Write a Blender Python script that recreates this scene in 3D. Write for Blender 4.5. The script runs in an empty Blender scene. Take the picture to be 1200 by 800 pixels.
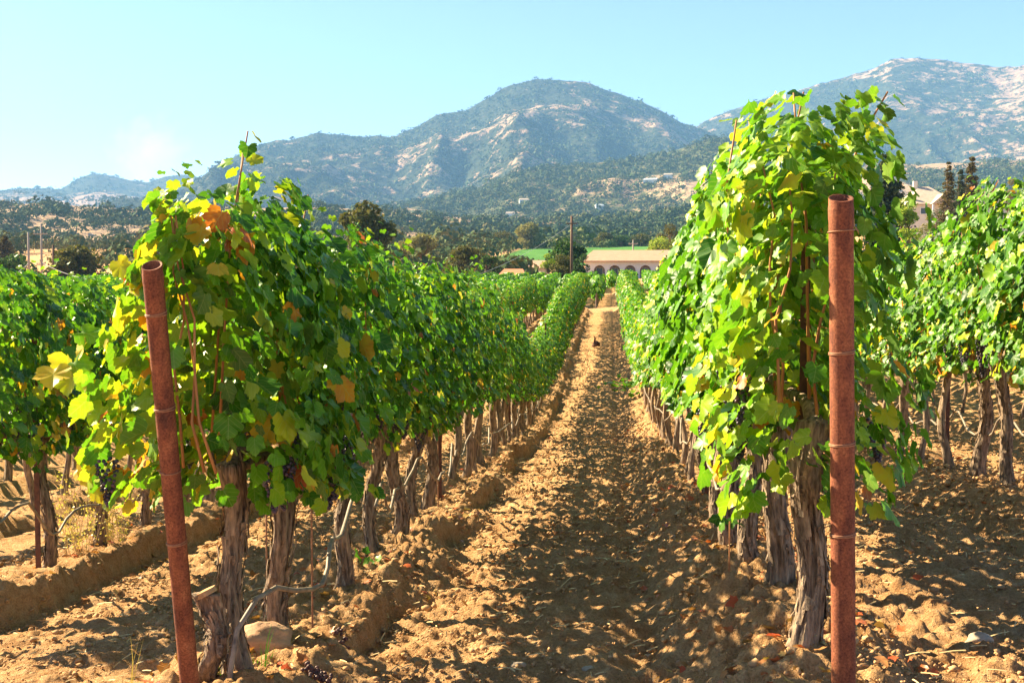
import bpy, bmesh, math, random
import numpy as np
from mathutils import Vector, Matrix, Euler

# ------------------------------------------------------------------ camera, sky, sun, exposure
SC = bpy.context.scene
COL = SC.collection
CZ = 1.6
PITCH, YAW = math.radians(-2.74), math.radians(4.7)
FPX = 1400.0
cam = bpy.data.cameras.new('camera'); camo = bpy.data.objects.new('camera', cam); COL.objects.link(camo)
cam.sensor_width = 36; cam.lens = FPX * 36 / 1200
cam.clip_start = .05; cam.clip_end = 60000
camo.location = (0, 0, CZ); camo.rotation_euler = (math.pi / 2 + PITCH, 0, YAW)
SC.camera = camo
SUN_EL, SUN_AZ = 33.0, 27.0            # elevation; azimuth measured from -X towards +Y
world = bpy.data.worlds.new('World'); SC.world = world; world.use_nodes = True
wn = world.node_tree.nodes
sky = wn.new('ShaderNodeTexSky'); sky.sky_type = 'NISHITA'; sky.sun_disc = False
sky.sun_elevation = math.radians(SUN_EL); sky.sun_rotation = math.radians(-(90 - SUN_AZ))
sky.air_density = 0.62; sky.dust_density = 0.2; sky.ozone_density = 1.0
world.node_tree.links.new(sky.outputs[0], wn['Background'].inputs[0])
wn['Background'].inputs[1].default_value = 0.05
sun = bpy.data.lights.new('sun', 'SUN'); suno = bpy.data.objects.new('sun', sun); COL.objects.link(suno)
sun.energy = 5.0; sun.angle = math.radians(.5); sun.color = (1.0, .83, .54)
a_, e_ = math.radians(SUN_AZ), math.radians(SUN_EL)
SUNV = Vector((-math.cos(a_) * math.cos(e_), math.sin(a_) * math.cos(e_), math.sin(e_)))
suno.rotation_euler = SUNV.to_track_quat('Z', 'Y').to_euler()
SC.view_settings.view_transform = 'Standard'; SC.view_settings.look = 'None'
SC.view_settings.exposure = 2.28; SC.view_settings.gamma = 1.0
SC.view_settings.use_curve_mapping = False
SC.render.engine = 'CYCLES'
SC.cycles.use_denoising = True
SC.cycles.max_bounces = 7; SC.cycles.transmission_bounces = 5; SC.cycles.diffuse_bounces = 3
SC.cycles.volume_bounces = 1; SC.cycles.transparent_max_bounces = 4
SC.cycles.sample_clamp_indirect = 6
HAZE = 0.95e-4

RCAM = Euler((math.pi / 2 + PITCH, 0, YAW)).to_matrix()
def at(px, py, Y):
    "point at world depth Y seen at photo pixel px,py (used to measure sizes off the photo)"
    d = RCAM @ Vector(((px - 600) / FPX, -(py - 400) / FPX, -1))
    t = Y / d.y
    return Vector((d.x * t, Y, CZ + d.z * t))
def y_for(px, X):
    d = RCAM @ Vector(((px - 600) / FPX, 0, -1))
    return X * d.y / d.x

# ------------------------------------------------------------------ noise
def _h(ix, iy, s):
    n = (ix.astype(np.int64) * 374761393 + iy.astype(np.int64) * 668265263 + s * 1274126177) & 0xffffffff
    n = ((n ^ (n >> 13)) * 1274126177) & 0xffffffff
    n = ((n ^ (n >> 16)) * 2246822519) & 0xffffffff
    return ((n ^ (n >> 15)) & 0xffffff) / float(0xffffff)
def vn(x, y, s=0):
    ix = np.floor(x); iy = np.floor(y); fx = x - ix; fy = y - iy
    fx = fx * fx * (3 - 2 * fx); fy = fy * fy * (3 - 2 * fy)
    a = _h(ix, iy, s); b = _h(ix + 1, iy, s); c = _h(ix, iy + 1, s); d = _h(ix + 1, iy + 1, s)
    return (a + (b - a) * fx) * (1 - fy) + (c + (d - c) * fx) * fy
def fbm(x, y, o=4, s=0, g=.5):
    t = 0; a = 1; n = 0
    for k in range(o):
        t = t + a * vn(x * 2 ** k + 17.3 * k, y * 2 ** k - 9.1 * k, s + k); n += a; a *= g
    return t / n
def ridged(x, y, o=4, s=0):
    t = 0; a = 1; n = 0
    for k in range(o):
        t = t + a * (1 - abs(2 * vn(x * 2 ** k + 5.7 * k, y * 2 ** k + 3.3 * k, s + k) - 1)); n += a; a *= .5
    return t / n
def lumps(x, y, cell, s, dens=.8, asp=1.0):
    "rounded clods sitting in jittered cells"
    X = x / cell; Y = y / (cell * asp); ix = np.floor(X); iy = np.floor(Y); out = np.zeros_like(x)
    for dx in (-1, 0, 1):
        for dy in (-1, 0, 1):
            cx = ix + dx; cy = iy + dy
            px = cx + _h(cx, cy, s); py = cy + _h(cx, cy, s + 1); r = .25 + .5 * _h(cx, cy, s + 2)
            keep = _h(cx, cy, s + 3) < dens
            d2 = ((X - px) ** 2 + (Y - py) ** 2) / (r * r)
            out = np.maximum(out, np.where(keep, np.sqrt(np.clip(1 - d2, 0, 1)) * r, 0))
    return out * cell
def sst(a, b, x):
    t = np.clip((x - a) / (b - a), 0, 1); return t * t * (3 - 2 * t)

# ------------------------------------------------------------------ scene helpers
def mesh_np(name, v, f, smooth=False, attrs=None, uv=None, mats=None, midx=None):
    me = bpy.data.meshes.new(name)
    v = np.asarray(v, np.float32); f = np.asarray(f, np.int32); n, k = f.shape
    me.vertices.add(len(v)); me.vertices.foreach_set('co', v.ravel())
    me.loops.add(n * k); me.loops.foreach_set('vertex_index', f.ravel())
    me.polygons.add(n); me.polygons.foreach_set('loop_start', np.arange(0, n * k, k, dtype=np.int32))
    me.polygons.foreach_set('loop_total', np.full(n, k, np.int32))
    if smooth: me.polygons.foreach_set('use_smooth', np.ones(n, bool))
    if midx is not None: me.polygons.foreach_set('material_index', np.asarray(midx, np.int32))
    for an, av in (attrs or {}).items():
        at_ = me.attributes.new(an, 'FLOAT', 'POINT'); at_.data.foreach_set('value', np.asarray(av, np.float32))
    if uv is not None:
        l = me.uv_layers.new(name='UVMap'); l.data.foreach_set('uv', np.asarray(uv, np.float32)[f.ravel()].ravel())
    me.update(calc_edges=True)
    for m in (mats or []): me.materials.append(m)
    return me
def ob(name, me, parent=None, loc=None):
    o = bpy.data.objects.new(name, me); COL.objects.link(o)
    if parent: o.parent = parent
    if loc is not None: o.location = loc
    return o
def tag(o, label=None, cat=None, group=None, kind=None):
    if label: o['label'] = label
    if cat: o['category'] = cat
    if group: o['group'] = group
    if kind: o['kind'] = kind
    return o
def thing(name, label, cat, loc=(0, 0, 0), rz=0, group=None):
    o = ob(name, None); o.location = loc; o.rotation_euler = (0, 0, rz)
    return tag(o, label, cat, group)
class MB:
    def __init__(s): s.v = []; s.f = []
    def add(s, vs, fs):
        b = len(s.v); s.v += [tuple(p) for p in vs]; s.f += [tuple(b + i for i in q) for q in fs]; return s
    def box(s, c, d, rz=0):
        cx, cy, cz = c; hx, hy, hz = d[0] / 2, d[1] / 2, d[2] / 2; cs, sn = math.cos(rz), math.sin(rz)
        vs = []
        for z in (-hz, hz):
            for x, y in ((-hx, -hy), (hx, -hy), (hx, hy), (-hx, hy)):
                vs.append((cx + x * cs - y * sn, cy + x * sn + y * cs, cz + z))
        return s.add(vs, [(3, 2, 1, 0), (4, 5, 6, 7), (0, 1, 5, 4), (1, 2, 6, 5), (2, 3, 7, 6), (3, 0, 4, 7)])
    def tube(s, pts, r, n=8, cap=True):
        pts = [Vector(p) for p in pts]; R = r if isinstance(r, (list, tuple)) else [r] * len(pts)
        b = len(s.v); up = None
        for i, p in enumerate(pts):
            t = (pts[min(i + 1, len(pts) - 1)] - pts[max(i - 1, 0)]).normalized()
            if up is None:
                up = t.orthogonal().normalized()
            up = (up - t * up.dot(t)).normalized(); w = t.cross(up)
            for k in range(n):
                a = 2 * math.pi * k / n
                s.v.append(tuple(p + (up * math.cos(a) + w * math.sin(a)) * R[i]))
        for i in range(len(pts) - 1):
            for k in range(n):
                k2 = (k + 1) % n
                s.f.append((b + i * n + k, b + i * n + k2, b + (i + 1) * n + k2, b + (i + 1) * n + k))
        if cap:
            s.f.append(tuple(b + k for k in range(n))[::-1]); e = b + (len(pts) - 1) * n
            s.f.append(tuple(e + k for k in range(n)))
        return s
    def mesh(s, name, mat, smooth=False):
        me = bpy.data.meshes.new(name); me.from_pydata(s.v, [], s.f); me.update()
        if smooth: me.polygons.foreach_set('use_smooth', np.ones(len(me.polygons), bool))
        me.materials.append(mat); return me
    def build(s, name, mat, parent=None, smooth=False, loc=None):
        return ob(name, s.mesh(name, mat, smooth), parent, loc)
def ico(sub):
    bm = bmesh.new(); bmesh.ops.create_icosphere(bm, subdivisions=sub, radius=1)
    v = np.array([p.co[:] for p in bm.verts]); f = np.array([[q.index for q in p.verts] for p in bm.faces]); bm.free()
    return v, f
ICO0, ICO1, ICO2, ICO3 = ico(1), ico(2), ico(3), ico(4)
def blobs(pos, scl, tmpl, rng, rough=.25, variants=6):
    "many lumpy blobs: pos (n,3), scl (n,3)"
    tv, tf = tmpl; n = len(pos); V = len(tv)
    var = 1 + rough * rng.standard_normal((variants, V))[:, :, None] * .8
    k = rng.integers(0, variants, n)
    L = tv[None] * var[k]
    a = rng.uniform(0, 6.283, n); c, s = np.cos(a)[:, None], np.sin(a)[:, None]
    X = L[:, :, 0] * c - L[:, :, 1] * s; Y = L[:, :, 0] * s + L[:, :, 1] * c
    P = np.stack([X, Y, L[:, :, 2]], 2) * scl[:, None, :] + pos[:, None, :]
    F = tf[None] + (np.arange(n) * V)[:, None, None]
    return P.reshape(-1, 3), F.reshape(-1, 3)

# ------------------------------------------------------------------ materials
def newmat(name):
    m = bpy.data.materials.new(name); m.use_nodes = True; nt = m.node_tree
    return m, nt, nt.nodes, nt.links, nt.nodes['Principled BSDF']
def ramp(N, stops):
    r = N.new('ShaderNodeValToRGB'); e = r.color_ramp.elements
    while len(e) > 1: e.remove(e[-1])
    e[0].position = stops[0][0]; e[0].color = (*stops[0][1], 1)
    for p, c in stops[1:]:
        q = e.new(p); q.color = (*c, 1)
    return r
def noise_node(N, L, scale, detail=4, vec=None, rough=.6):
    n = N.new('ShaderNodeTexNoise'); n.inputs['Scale'].default_value = scale; n.inputs['Detail'].default_value = detail
    n.inputs['Roughness'].default_value = rough
    if vec is not None: L.new(vec, n.inputs['Vector'])
    return n
def mapping(N, L, src, sc):
    m = N.new('ShaderNodeMapping'); m.inputs['Scale'].default_value = sc; L.new(src, m.inputs['Vector']); return m.outputs[0]
def plain(name, c1, c2, scale=8, rough=.8, bump=.3, stretch=(1, 1, 1), metallic=0, dist=.01, detail=5, spec=.3):
    m, nt, N, L, b = newmat(name)
    tc = N.new('ShaderNodeTexCoord'); v = mapping(N, L, tc.outputs['Object'], stretch)
    n = noise_node(N, L, scale, detail, v)
    r = ramp(N, [(.32, c1), (.68, c2)]); L.new(n.outputs['Fac'], r.inputs[0]); L.new(r.outputs[0], b.inputs['Base Color'])
    b.inputs['Roughness'].default_value = rough; b.inputs['Metallic'].default_value = metallic
    b.inputs['Specular IOR Level'].default_value = spec
    if bump:
        bp = N.new('ShaderNodeBump'); bp.inputs['Strength'].default_value = bump; bp.inputs['Distance'].default_value = dist
        L.new(n.outputs['Fac'], bp.inputs['Height']); L.new(bp.outputs[0], b.inputs['Normal'])
    return m
def leafmat(name, stops, trans=.34, gloss=.25, rough=.42, jitter=.26, vein=True, tboost=1.15):
    m, nt, N, L, b = newmat(name)
    at_ = N.new('ShaderNodeAttribute'); at_.attribute_name = 'tint'
    geo = N.new('ShaderNodeNewGeometry')
    mm = N.new('ShaderNodeMath'); mm.operation = 'MULTIPLY_ADD'; mm.inputs[1].default_value = jitter; mm.inputs[2].default_value = -jitter / 2
    L.new(geo.outputs['Random Per Island'], mm.inputs[0])
    ad = N.new('ShaderNodeMath'); ad.operation = 'ADD'; L.new(at_.outputs['Fac'], ad.inputs[0]); L.new(mm.outputs[0], ad.inputs[1])
    src = ad.outputs[0]
    if vein:
        tc = N.new('ShaderNodeTexCoord')
        nz = noise_node(N, L, 14, 3, tc.outputs['Object'])
        k = N.new('ShaderNodeMath'); k.operation = 'MULTIPLY_ADD'; k.inputs[1].default_value = .22; L.new(nz.outputs['Fac'], k.inputs[0])
        k2 = N.new('ShaderNodeMath'); k2.operation = 'SUBTRACT'; k2.inputs[1].default_value = .11; L.new(src, k2.inputs[0]); L.new(k2.outputs[0], k.inputs[2])
        src = k.outputs[0]
    r = ramp(N, stops); L.new(src, r.inputs[0]); col = r.outputs[0]
    if vein:
        uvn = N.new('ShaderNodeUVMap'); sep = N.new('ShaderNodeSeparateXYZ'); L.new(uvn.outputs[0], sep.inputs[0])
        ab = N.new('ShaderNodeMath'); ab.operation = 'ABSOLUTE'; L.new(sep.outputs[0], ab.inputs[0])
        # midrib and a pair of side veins
        c1 = N.new('ShaderNodeMath'); c1.operation = 'LESS_THAN'; c1.inputs[1].default_value = .014; L.new(ab.outputs[0], c1.inputs[0])
        d = N.new('ShaderNodeMath'); d.operation = 'MULTIPLY_ADD'; d.inputs[1].default_value = -.85; L.new(ab.outputs[0], d.inputs[0]); L.new(sep.outputs[1], d.inputs[2])
        md = N.new('ShaderNodeMath'); md.operation = 'PINGPONG'; md.inputs[1].default_value = .115; L.new(d.outputs[0], md.inputs[0])
        c2 = N.new('ShaderNodeMath'); c2.operation = 'LESS_THAN'; c2.inputs[1].default_value = .009; L.new(md.outputs[0], c2.inputs[0])
        mx = N.new('ShaderNodeMath'); mx.operation = 'MAXIMUM'; L.new(c1.outputs[0], mx.inputs[0]); L.new(c2.outputs[0], mx.inputs[1])
        sc = N.new('ShaderNodeMath'); sc.operation = 'MULTIPLY'; sc.inputs[1].default_value = .35; L.new(mx.outputs[0], sc.inputs[0])
        mv = N.new('ShaderNodeMixRGB'); mv.inputs[2].default_value = (.42, .48, .16, 1); L.new(sc.outputs[0], mv.inputs[0]); L.new(col, mv.inputs[1]); col = mv.outputs[0]
    und = N.new('ShaderNodeMixRGB'); und.inputs[2].default_value = (.24, .30, .15, 1)
    uf = N.new('ShaderNodeMath'); uf.operation = 'MULTIPLY'; uf.inputs[1].default_value = .25
    L.new(geo.outputs['Backfacing'], uf.inputs[0]); L.new(uf.outputs[0], und.inputs[0]); L.new(col, und.inputs[1])
    L.new(und.outputs[0], b.inputs['Base Color'])
    b.inputs['Roughness'].default_value = rough; b.inputs['Specular IOR Level'].default_value = gloss
    tr = N.new('ShaderNodeBsdfTranslucent')
    g = N.new('ShaderNodeMixRGB'); g.blend_type = 'MULTIPLY'; g.inputs[0].default_value = 1; g.inputs[2].default_value = (tboost * 1.15, tboost * 1.25, tboost * .6, 1)
    L.new(col, g.inputs[1]); L.new(g.outputs[0], tr.inputs['Color'])
    mix = N.new('ShaderNodeMixShader'); mix.inputs[0].default_value = trans
    L.new(b.outputs[0], mix.inputs[1]); L.new(tr.outputs[0], mix.inputs[2])
    L.new(mix.outputs[0], N['Material Output'].inputs['Surface'])
    return m
GREENS = [(0.0, (.016, .065, .008)), (.30, (.042, .15, .008)), (.50, (.12, .29, .010)), (.66, (.32, .42, .016)), (.80, (.55, .45, .03)), (.92, (.60, .25, .02)), (1.0, (.38, .09, .02))]
M_LEAF = leafmat('vine_leaf', GREENS)
M_LEAFF = leafmat('vine_leaf_far', GREENS, vein=False)
M_BARK = plain('vine_bark', (.055, .038, .030), (.48, .34, .23), 15, .92, 1.0, (3.4, 3.4, .5), dist=.03, detail=8)
M_CANE = plain('cane', (.25, .09, .035), (.50, .24, .09), 20, .6, .2, (1, 1, .2))
M_RUST, nt, N, L, b = newmat('rusty_steel')
tc = N.new('ShaderNodeTexCoord'); v1 = mapping(N, L, tc.outputs['Object'], (1, 1, .45))
n1 = noise_node(N, L, 16, 6, v1, .65); n2 = noise_node(N, L, 150, 5, tc.outputs['Object'], .7)
r1 = ramp(N, [(.30, (.085, .028, .018)), (.45, (.20, .058, .028)), (.60, (.30, .095, .040)), (.75, (.40, .16, .07))]); L.new(n1.outputs['Fac'], r1.inputs[0])
r2 = ramp(N, [(.35, (.35, .3, .3)), (.5, (.9, .9, .9)), (.72, (1.5, 1.6, 1.7))]); L.new(n2.outputs['Fac'], r2.inputs[0])
mx = N.new('ShaderNodeMixRGB'); mx.blend_type = 'MULTIPLY'; mx.inputs[0].default_value = .8; L.new(r1.outputs[0], mx.inputs[1]); L.new(r2.outputs[0], mx.inputs[2]); L.new(mx.outputs[0], b.inputs['Base Color'])
b.inputs['Roughness'].default_value = .75; b.inputs['Specular IOR Level'].default_value = .3
bp = N.new('ShaderNodeBump'); bp.inputs['Strength'].default_value = .5; bp.inputs['Distance'].default_value = .003; L.new(n2.outputs['Fac'], bp.inputs['Height']); L.new(bp.outputs[0], b.inputs['Normal'])
M_RUSTD = plain('dark_rusty_stake', (.06, .03, .025), (.17, .07, .04), 25, .75, .3)
M_WIRE = plain('rusted_wire', (.25, .11, .06), (.42, .20, .10), 60, .6, 0)
M_HOSE = plain('weathered_hose', (.13, .10, .08), (.38, .30, .22), 14, .6, .4, dist=.004)
M_POLE = plain('weathered_pole_wood', (.13, .07, .05), (.22, .12, .08), 3, .85, .3, (4, 4, .3))
M_POLEG = plain('grey_pole_wood', (.30, .25, .21), (.42, .36, .31), 3, .85, .3, (4, 4, .3))
M_WOODP = plain('pole_fitting', (.25, .25, .26), (.35, .35, .36), 3, .6, 0)
M_ROCK = plain('rock', (.36, .20, .11), (.60, .38, .23), 9, .9, 1.0, (1, 1, 2), dist=.02, detail=8)
M_ROCKG = plain('grey_stone', (.28, .22, .16), (.48, .40, .31), 14, .9, .6, dist=.01)
M_GRAPE, nt, N, L, b = newmat('grape_skin')
geo = N.new('ShaderNodeNewGeometry')
r = ramp(N, [(0, (.008, .005, .014)), (.5, (.018, .012, .034)), (.85, (.045, .03, .06)), (1, (.11, .035, .04))])
L.new(geo.outputs['Random Per Island'], r.inputs[0])
nz = noise_node(N, L, 120, 3); mxx = N.new('ShaderNodeMixRGB'); mxx.inputs[2].default_value = (.09, .08, .12, 1)
k = N.new('ShaderNodeMath'); k.operation = 'MULTIPLY'; k.inputs[1].default_value = .55; L.new(nz.outputs['Fac'], k.inputs[0]); L.new(k.outputs[0], mxx.inputs[0])
L.new(r.outputs[0], mxx.inputs[1]); L.new(mxx.outputs[0], b.inputs['Base Color']); b.inputs['Roughness'].default_value = .38
M_GRAPES = M_GRAPE
M_RAISIN = plain('dried_grape', (.05, .02, .03), (.16, .07, .05), 80, .5, .3)

# soil
def soil(name):
    m, nt, N, L, b = newmat(name)
    tc = N.new('ShaderNodeTexCoord'); P = tc.outputs['Object']
    n1 = noise_node(N, L, 1.3, 6, P); n2 = noise_node(N, L, 16, 8, P, .7); n3 = noise_node(N, L, 90, 4, P, .7)
    r1 = ramp(N, [(.3, (.44, .24, .11)), (.5, (.63, .38, .185)), (.7, (.72, .49, .28))]); L.new(n2.outputs['Fac'], r1.inputs[0])
    r2 = ramp(N, [(.35, (.78, .72, .68)), (.65, (1, 1, 1))]); L.new(n1.outputs['Fac'], r2.inputs[0])
    mu = N.new('ShaderNodeMixRGB'); mu.blend_type = 'MULTIPLY'; mu.inputs[0].default_value = .8
    L.new(r1.outputs[0], mu.inputs[1]); L.new(r2.outputs[0], mu.inputs[2])
    r3 = ramp(N, [(.33, (.6, .55, .5)), (.55, (1, 1, 1)), (.75, (1.25, 1.2, 1.1))]); L.new(n3.outputs['Fac'], r3.inputs[0])
    m2 = N.new('ShaderNodeMixRGB'); m2.blend_type = 'MULTIPLY'; m2.inputs[0].default_value = .8; L.new(mu.outputs[0], m2.inputs[1]); L.new(r3.outputs[0], m2.inputs[2])
    ag = N.new('ShaderNodeAttribute'); ag.attribute_name = 'green'
    ng = noise_node(N, L, .12, 6, P); rg = ramp(N, [(.3, (.05, .15, .03)), (.7, (.10, .24, .05))]); L.new(ng.outputs['Fac'], rg.inputs[0])
    mg = N.new('ShaderNodeMixRGB'); L.new(ag.outputs['Fac'], mg.inputs[0]); L.new(m2.outputs[0], mg.inputs[1]); L.new(rg.outputs[0], mg.inputs[2])
    L.new(mg.outputs[0], b.inputs['Base Color']); b.inputs['Roughness'].default_value = 1; b.inputs['Specular IOR Level'].default_value = .05
    ad = N.new('ShaderNodeMath'); ad.operation = 'MULTIPLY_ADD'; ad.inputs[1].default_value = .6; L.new(n3.outputs['Fac'], ad.inputs[0]); L.new(n2.outputs['Fac'], ad.inputs[2])
    bp = N.new('ShaderNodeBump'); bp.inputs['Strength'].default_value = .9; bp.inputs['Distance'].default_value = .05
    L.new(ad.outputs[0], bp.inputs['Height']); L.new(bp.outputs[0], b.inputs['Normal'])
    return m
M_SOIL = soil('tilled_soil')
M_CLOD = plain('clod', (.34, .19, .09), (.56, .36, .19), 30, 1, .5, dist=.005, spec=.05)

# ------------------------------------------------------------------ ground
_py = np.array([-60, 0, 4, 8, 12, 16, 20, 24, 30, 40, 55, 68, 90, 130, 160, 200, 250, 300, 450, 600, 750, 3000], float)
_pz = np.array([-1.4, -1.38, -1.48, -1.72, -1.97, -2.25, -2.5, -2.55, -2.36, -2.05, -1.6, -1.4, -1.2, -.6, .1, .8, 2.4, 4.4, 13, 18, 20, 20], float)
_dense = np.concatenate([np.arange(-60, 160, .5), np.arange(160, 3000, 5.)])
_dz = np.interp(_dense, _py, _pz)
_k = np.hanning(9); _k /= _k.sum(); _dzp = np.pad(_dz, 4, mode='edge'); _dz = np.convolve(_dzp, _k, 'valid')
def ground_base(x, y):
    x = np.asarray(x, float); y = np.asarray(y, float)
    z = np.interp(y, _dense, _dz) + .95 * np.tanh(x / 12.) * (1 - .75 * sst(60, 160, y)) * sst(-5, 6, y)
    z = z + 9 * np.exp(-(((x - 78) / 55) ** 2 + ((y - 265) / 60) ** 2))
    return z + CZ
ROW0, PITCHX = -1.4, 2.1
ROWX = {-3: ROW0 - 3 * PITCHX}
def rowx(k): return ROW0 + PITCHX * k
def berm(x, y):
    k = np.round((x - ROW0) / PITCHX); dx = x - (ROW0 + PITCHX * k)
    wob = .2 * (vn(y * 1.3, k * 7.1, 5) - .5) + .07 * (vn(y * 5, k * 3.1, 6) - .5) + .035 * (vn(y * 17, k * 3.1, 16) - .5)
    left = k <= 0
    soft = .06 + .26 * sst(.4, .8, vn(y * 1.1, k * 2.3, 17))
    hL = sst(-.6, -.22, dx) * (1 - sst(.20, .20 + soft, dx + wob))
    hR = sst(-.48, -.1, dx + wob) * (1 - sst(.12, .5, dx + wob))
    h = np.where(left, hL, hR) * (.10 + .09 * vn(y * 1.4, k * 5., 8))
    tr = np.where(left, np.exp(-((dx - .31) / .06) ** 2) * .03, np.exp(-((dx + .55) / .09) ** 2) * .05)
    act = sst(3.3, 4.1, y) * (1 - sst(66, 67, y)) + sst(72.5, 73, y) * (1 - sst(140, 142, y))
    return (h - tr) * act, np.clip(h / .15, 0, 1) * act
def ground_z(x, y):
    return ground_base(x, y) + berm(np.asarray(x, float), np.asarray(y, float))[0]
def gz(x, y): return float(ground_z(np.array([x]), np.array([y]))[0])

def axis(dense_lo, dense_hi, step, out_lo, out_hi, g):
    a = list(np.arange(dense_lo, dense_hi, step)); s = step; x = a[-1]
    while x < out_hi: s *= g; x += s; a.append(x)
    s = step; x = a[0]; lo = []
    while x > out_lo: s *= g; x -= s; lo.append(x)
    return np.array(lo[::-1] + a)
gx = axis(-2.9, 2.3, .0125, -6000, 6000, 1.035)
ys = [-8, -4, -1, 1, 2, 2.6]; y = 3.0
while y < 3000:
    ys.append(y); y += .0042 * y if y < 75 else .012 * y if y < 900 else .06 * y
gyv = np.array(ys)
GX, GY = np.meshgrid(gx, gyv)
bz, bm_ = berm(GX, GY)
Z = ground_base(GX, GY) + bz
near = 1 - sst(30, 70, GY); side = 1 - sst(6, 14, abs(GX)); amp = near * side * sst(2.5, 3, GY)
rough = .75 + .9 * sst(.3, .7, fbm(GX * .8, GY * .8, 3, 40))
d = lumps(GX, GY, .14, 11, .04) * .25 + lumps(GX, GY, .08, 21, .13) * .3 + lumps(GX, GY, .045, 31, .55) * .42
d = d * rough + (fbm(GX * 9, GY * 9, 4, 50) - .5) * .06 + (fbm(GX * 2.2, GY * 3.5, 3, 60) - .5) * .04 + (ridged(GX * 1.1, GY * 4.5, 3, 70) - .6) * .035 + (ridged(GX * 1.6 + .3 * GY, GY * 8, 3, 72) - .6) * .045 + (fbm(GX * 5, GY * 17, 3, 73) - .5) * .045 + (ridged(GX * 13, GY * 15, 3, 75) - .6) * .028
# clods smaller on the cut bank faces
Z = Z + d * amp * (1 + .5 * bm_)
# outside the tended rows a gentle relief
Z = Z + (fbm(GX / 60, GY / 60, 3, 80) - .5) * 3 * sst(150, 300, GY)
green = sst(-36, -33, GX) * sst(285, 300, GY) 
ny, nx = GX.shape; I = np.arange(nx * ny).reshape(ny, nx)
F = np.stack([I[:-1, :-1], I[:-1, 1:], I[1:, 1:], I[1:, :-1]], -1).reshape(-1, 4)
V = np.stack([GX, GY, Z], -1).reshape(-1, 3)
tag(ob('ground', mesh_np('ground', V, F, True, {'green': green.ravel()}, mats=[M_SOIL])), kind='structure')
del GX, GY, V, F, d, Z

# ------------------------------------------------------------------ hills and mountains
def hillmat(name, scrub, scrub2, tan, tan2, scale):
    m, nt, N, L, b = newmat(name)
    tc = N.new('ShaderNodeTexCoord'); P = tc.outputs['Object']
    ag = N.new('ShaderNodeAttribute'); ag.attribute_name = 'grass'
    n = noise_node(N, L, scale, 8, P, .72)
    s = N.new('ShaderNodeMath'); s.operation = 'MULTIPLY_ADD'; s.inputs[1].default_value = 1.1; L.new(n.outputs['Fac'], s.inputs[0]); L.new(ag.outputs['Fac'], s.inputs[2])
    th = N.new('ShaderNodeMapRange'); th.inputs[1].default_value = 1.03; th.inputs[2].default_value = 1.12; L.new(s.outputs[0], th.inputs[0])
    n2 = noise_node(N, L, scale * 3, 5, P)
    r1 = ramp(N, [(.35, scrub), (.65, scrub2)]); L.new(n2.outputs['Fac'], r1.inputs[0])
    r2 = ramp(N, [(.35, tan), (.65, tan2)]); L.new(n2.outputs['Fac'], r2.inputs[0])
    mx = N.new('ShaderNodeMixRGB'); L.new(th.outputs[0], mx.inputs[0]); L.new(r1.outputs[0], mx.inputs[1]); L.new(r2.outputs[0], mx.inputs[2])
    L.new(mx.outputs[0], b.inputs['Base Color']); b.inputs['Roughness'].default_value = 1; b.inputs['Specular IOR Level'].default_value = .05
    bp = N.new('ShaderNodeBump'); bp.inputs['Strength'].default_value = .9; bp.inputs['Distance'].default_value = .25 / scale
    L.new(n2.outputs['Fac'], bp.inputs['Height']); L.new(bp.outputs[0], b.inputs['Normal'])
    return m
SCR, SCR2, TAN, TAN2 = (.022, .036, .018), (.055, .062, .036), (.34, .21, .14), (.46, .31, .21)
M_MTN = hillmat('mountain_scrub', SCR, SCR2, TAN, TAN2, .018)
M_FOOT = hillmat('foothill_scrub', (.05, .07, .03), (.12, .12, .055), (.34, .22, .13), (.46, .32, .20), .05)
HZ = 333.0
class Range:
    def __init__(s, name, ridge, foot, d0, d1, px0, px1, A, wl, mat, seed, p=1.0, ridgeamp=.25, gbias=0, gscale=900, step=3, nt=150):
        s.__dict__.update(locals())
        u = np.arange(px0, px1 + 1, step, dtype=float); t = np.concatenate([np.linspace(0, 1, nt), 1 + np.linspace(.02, .35, 14)])
        U, T = np.meshgrid(u, t); s.U, s.T = U, T
        x, y, z, g = s.eval(U, T)
        ny, nx = U.shape; I = np.arange(nx * ny).reshape(ny, nx)
        F = np.stack([I[:-1, :-1], I[:-1, 1:], I[1:, 1:], I[1:, :-1]], -1).reshape(-1, 4)
        s.ob = ob(name, mesh_np(name, np.stack([x, y, z], -1).reshape(-1, 3), F, True, {'grass': g.ravel()}, mats=[mat]))
        tag(s.ob, kind='structure')
    def eval(s, U, T):
        D = s.d0 + (s.d1 - s.d0) * T
        rp = np.interp(U, [q[0] for q in s.ridge], [q[1] for q in s.ridge])
        ang = np.deg2rad(4.7) - np.arctan((U - 600) / FPX)          # bearing left of +Y
        x = -np.sin(ang) * D; y = np.cos(ang) * D
        Tt = np.clip(T, 0, 1)
        e = s.foot + (rp - s.foot) * Tt ** s.p
        dcam = D * np.cos(np.arctan((U - 600) / FPX))
        z = (HZ - e) / FPX * dcam + CZ
        n = ridged(x / s.wl + s.seed, y / (s.wl * 2.2), 5, s.seed) - .62
        z = z + s.A * n * (np.sin(np.pi * Tt ** .8) + s.ridgeamp * sst(.8, 1, T)) + s.A * .06 * (fbm(x / (s.wl * .09), y / (s.wl * .09), 3, s.seed + 3) - .5)
        z = z - np.where(T > 1, (T - 1) * (s.d1 - s.d0) * .35, 0)
        g = fbm(x / s.gscale, y / s.gscale, 4, s.seed + 30) * .75 + s.gbias + (n * .3)
        return x, y, z, g
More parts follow.
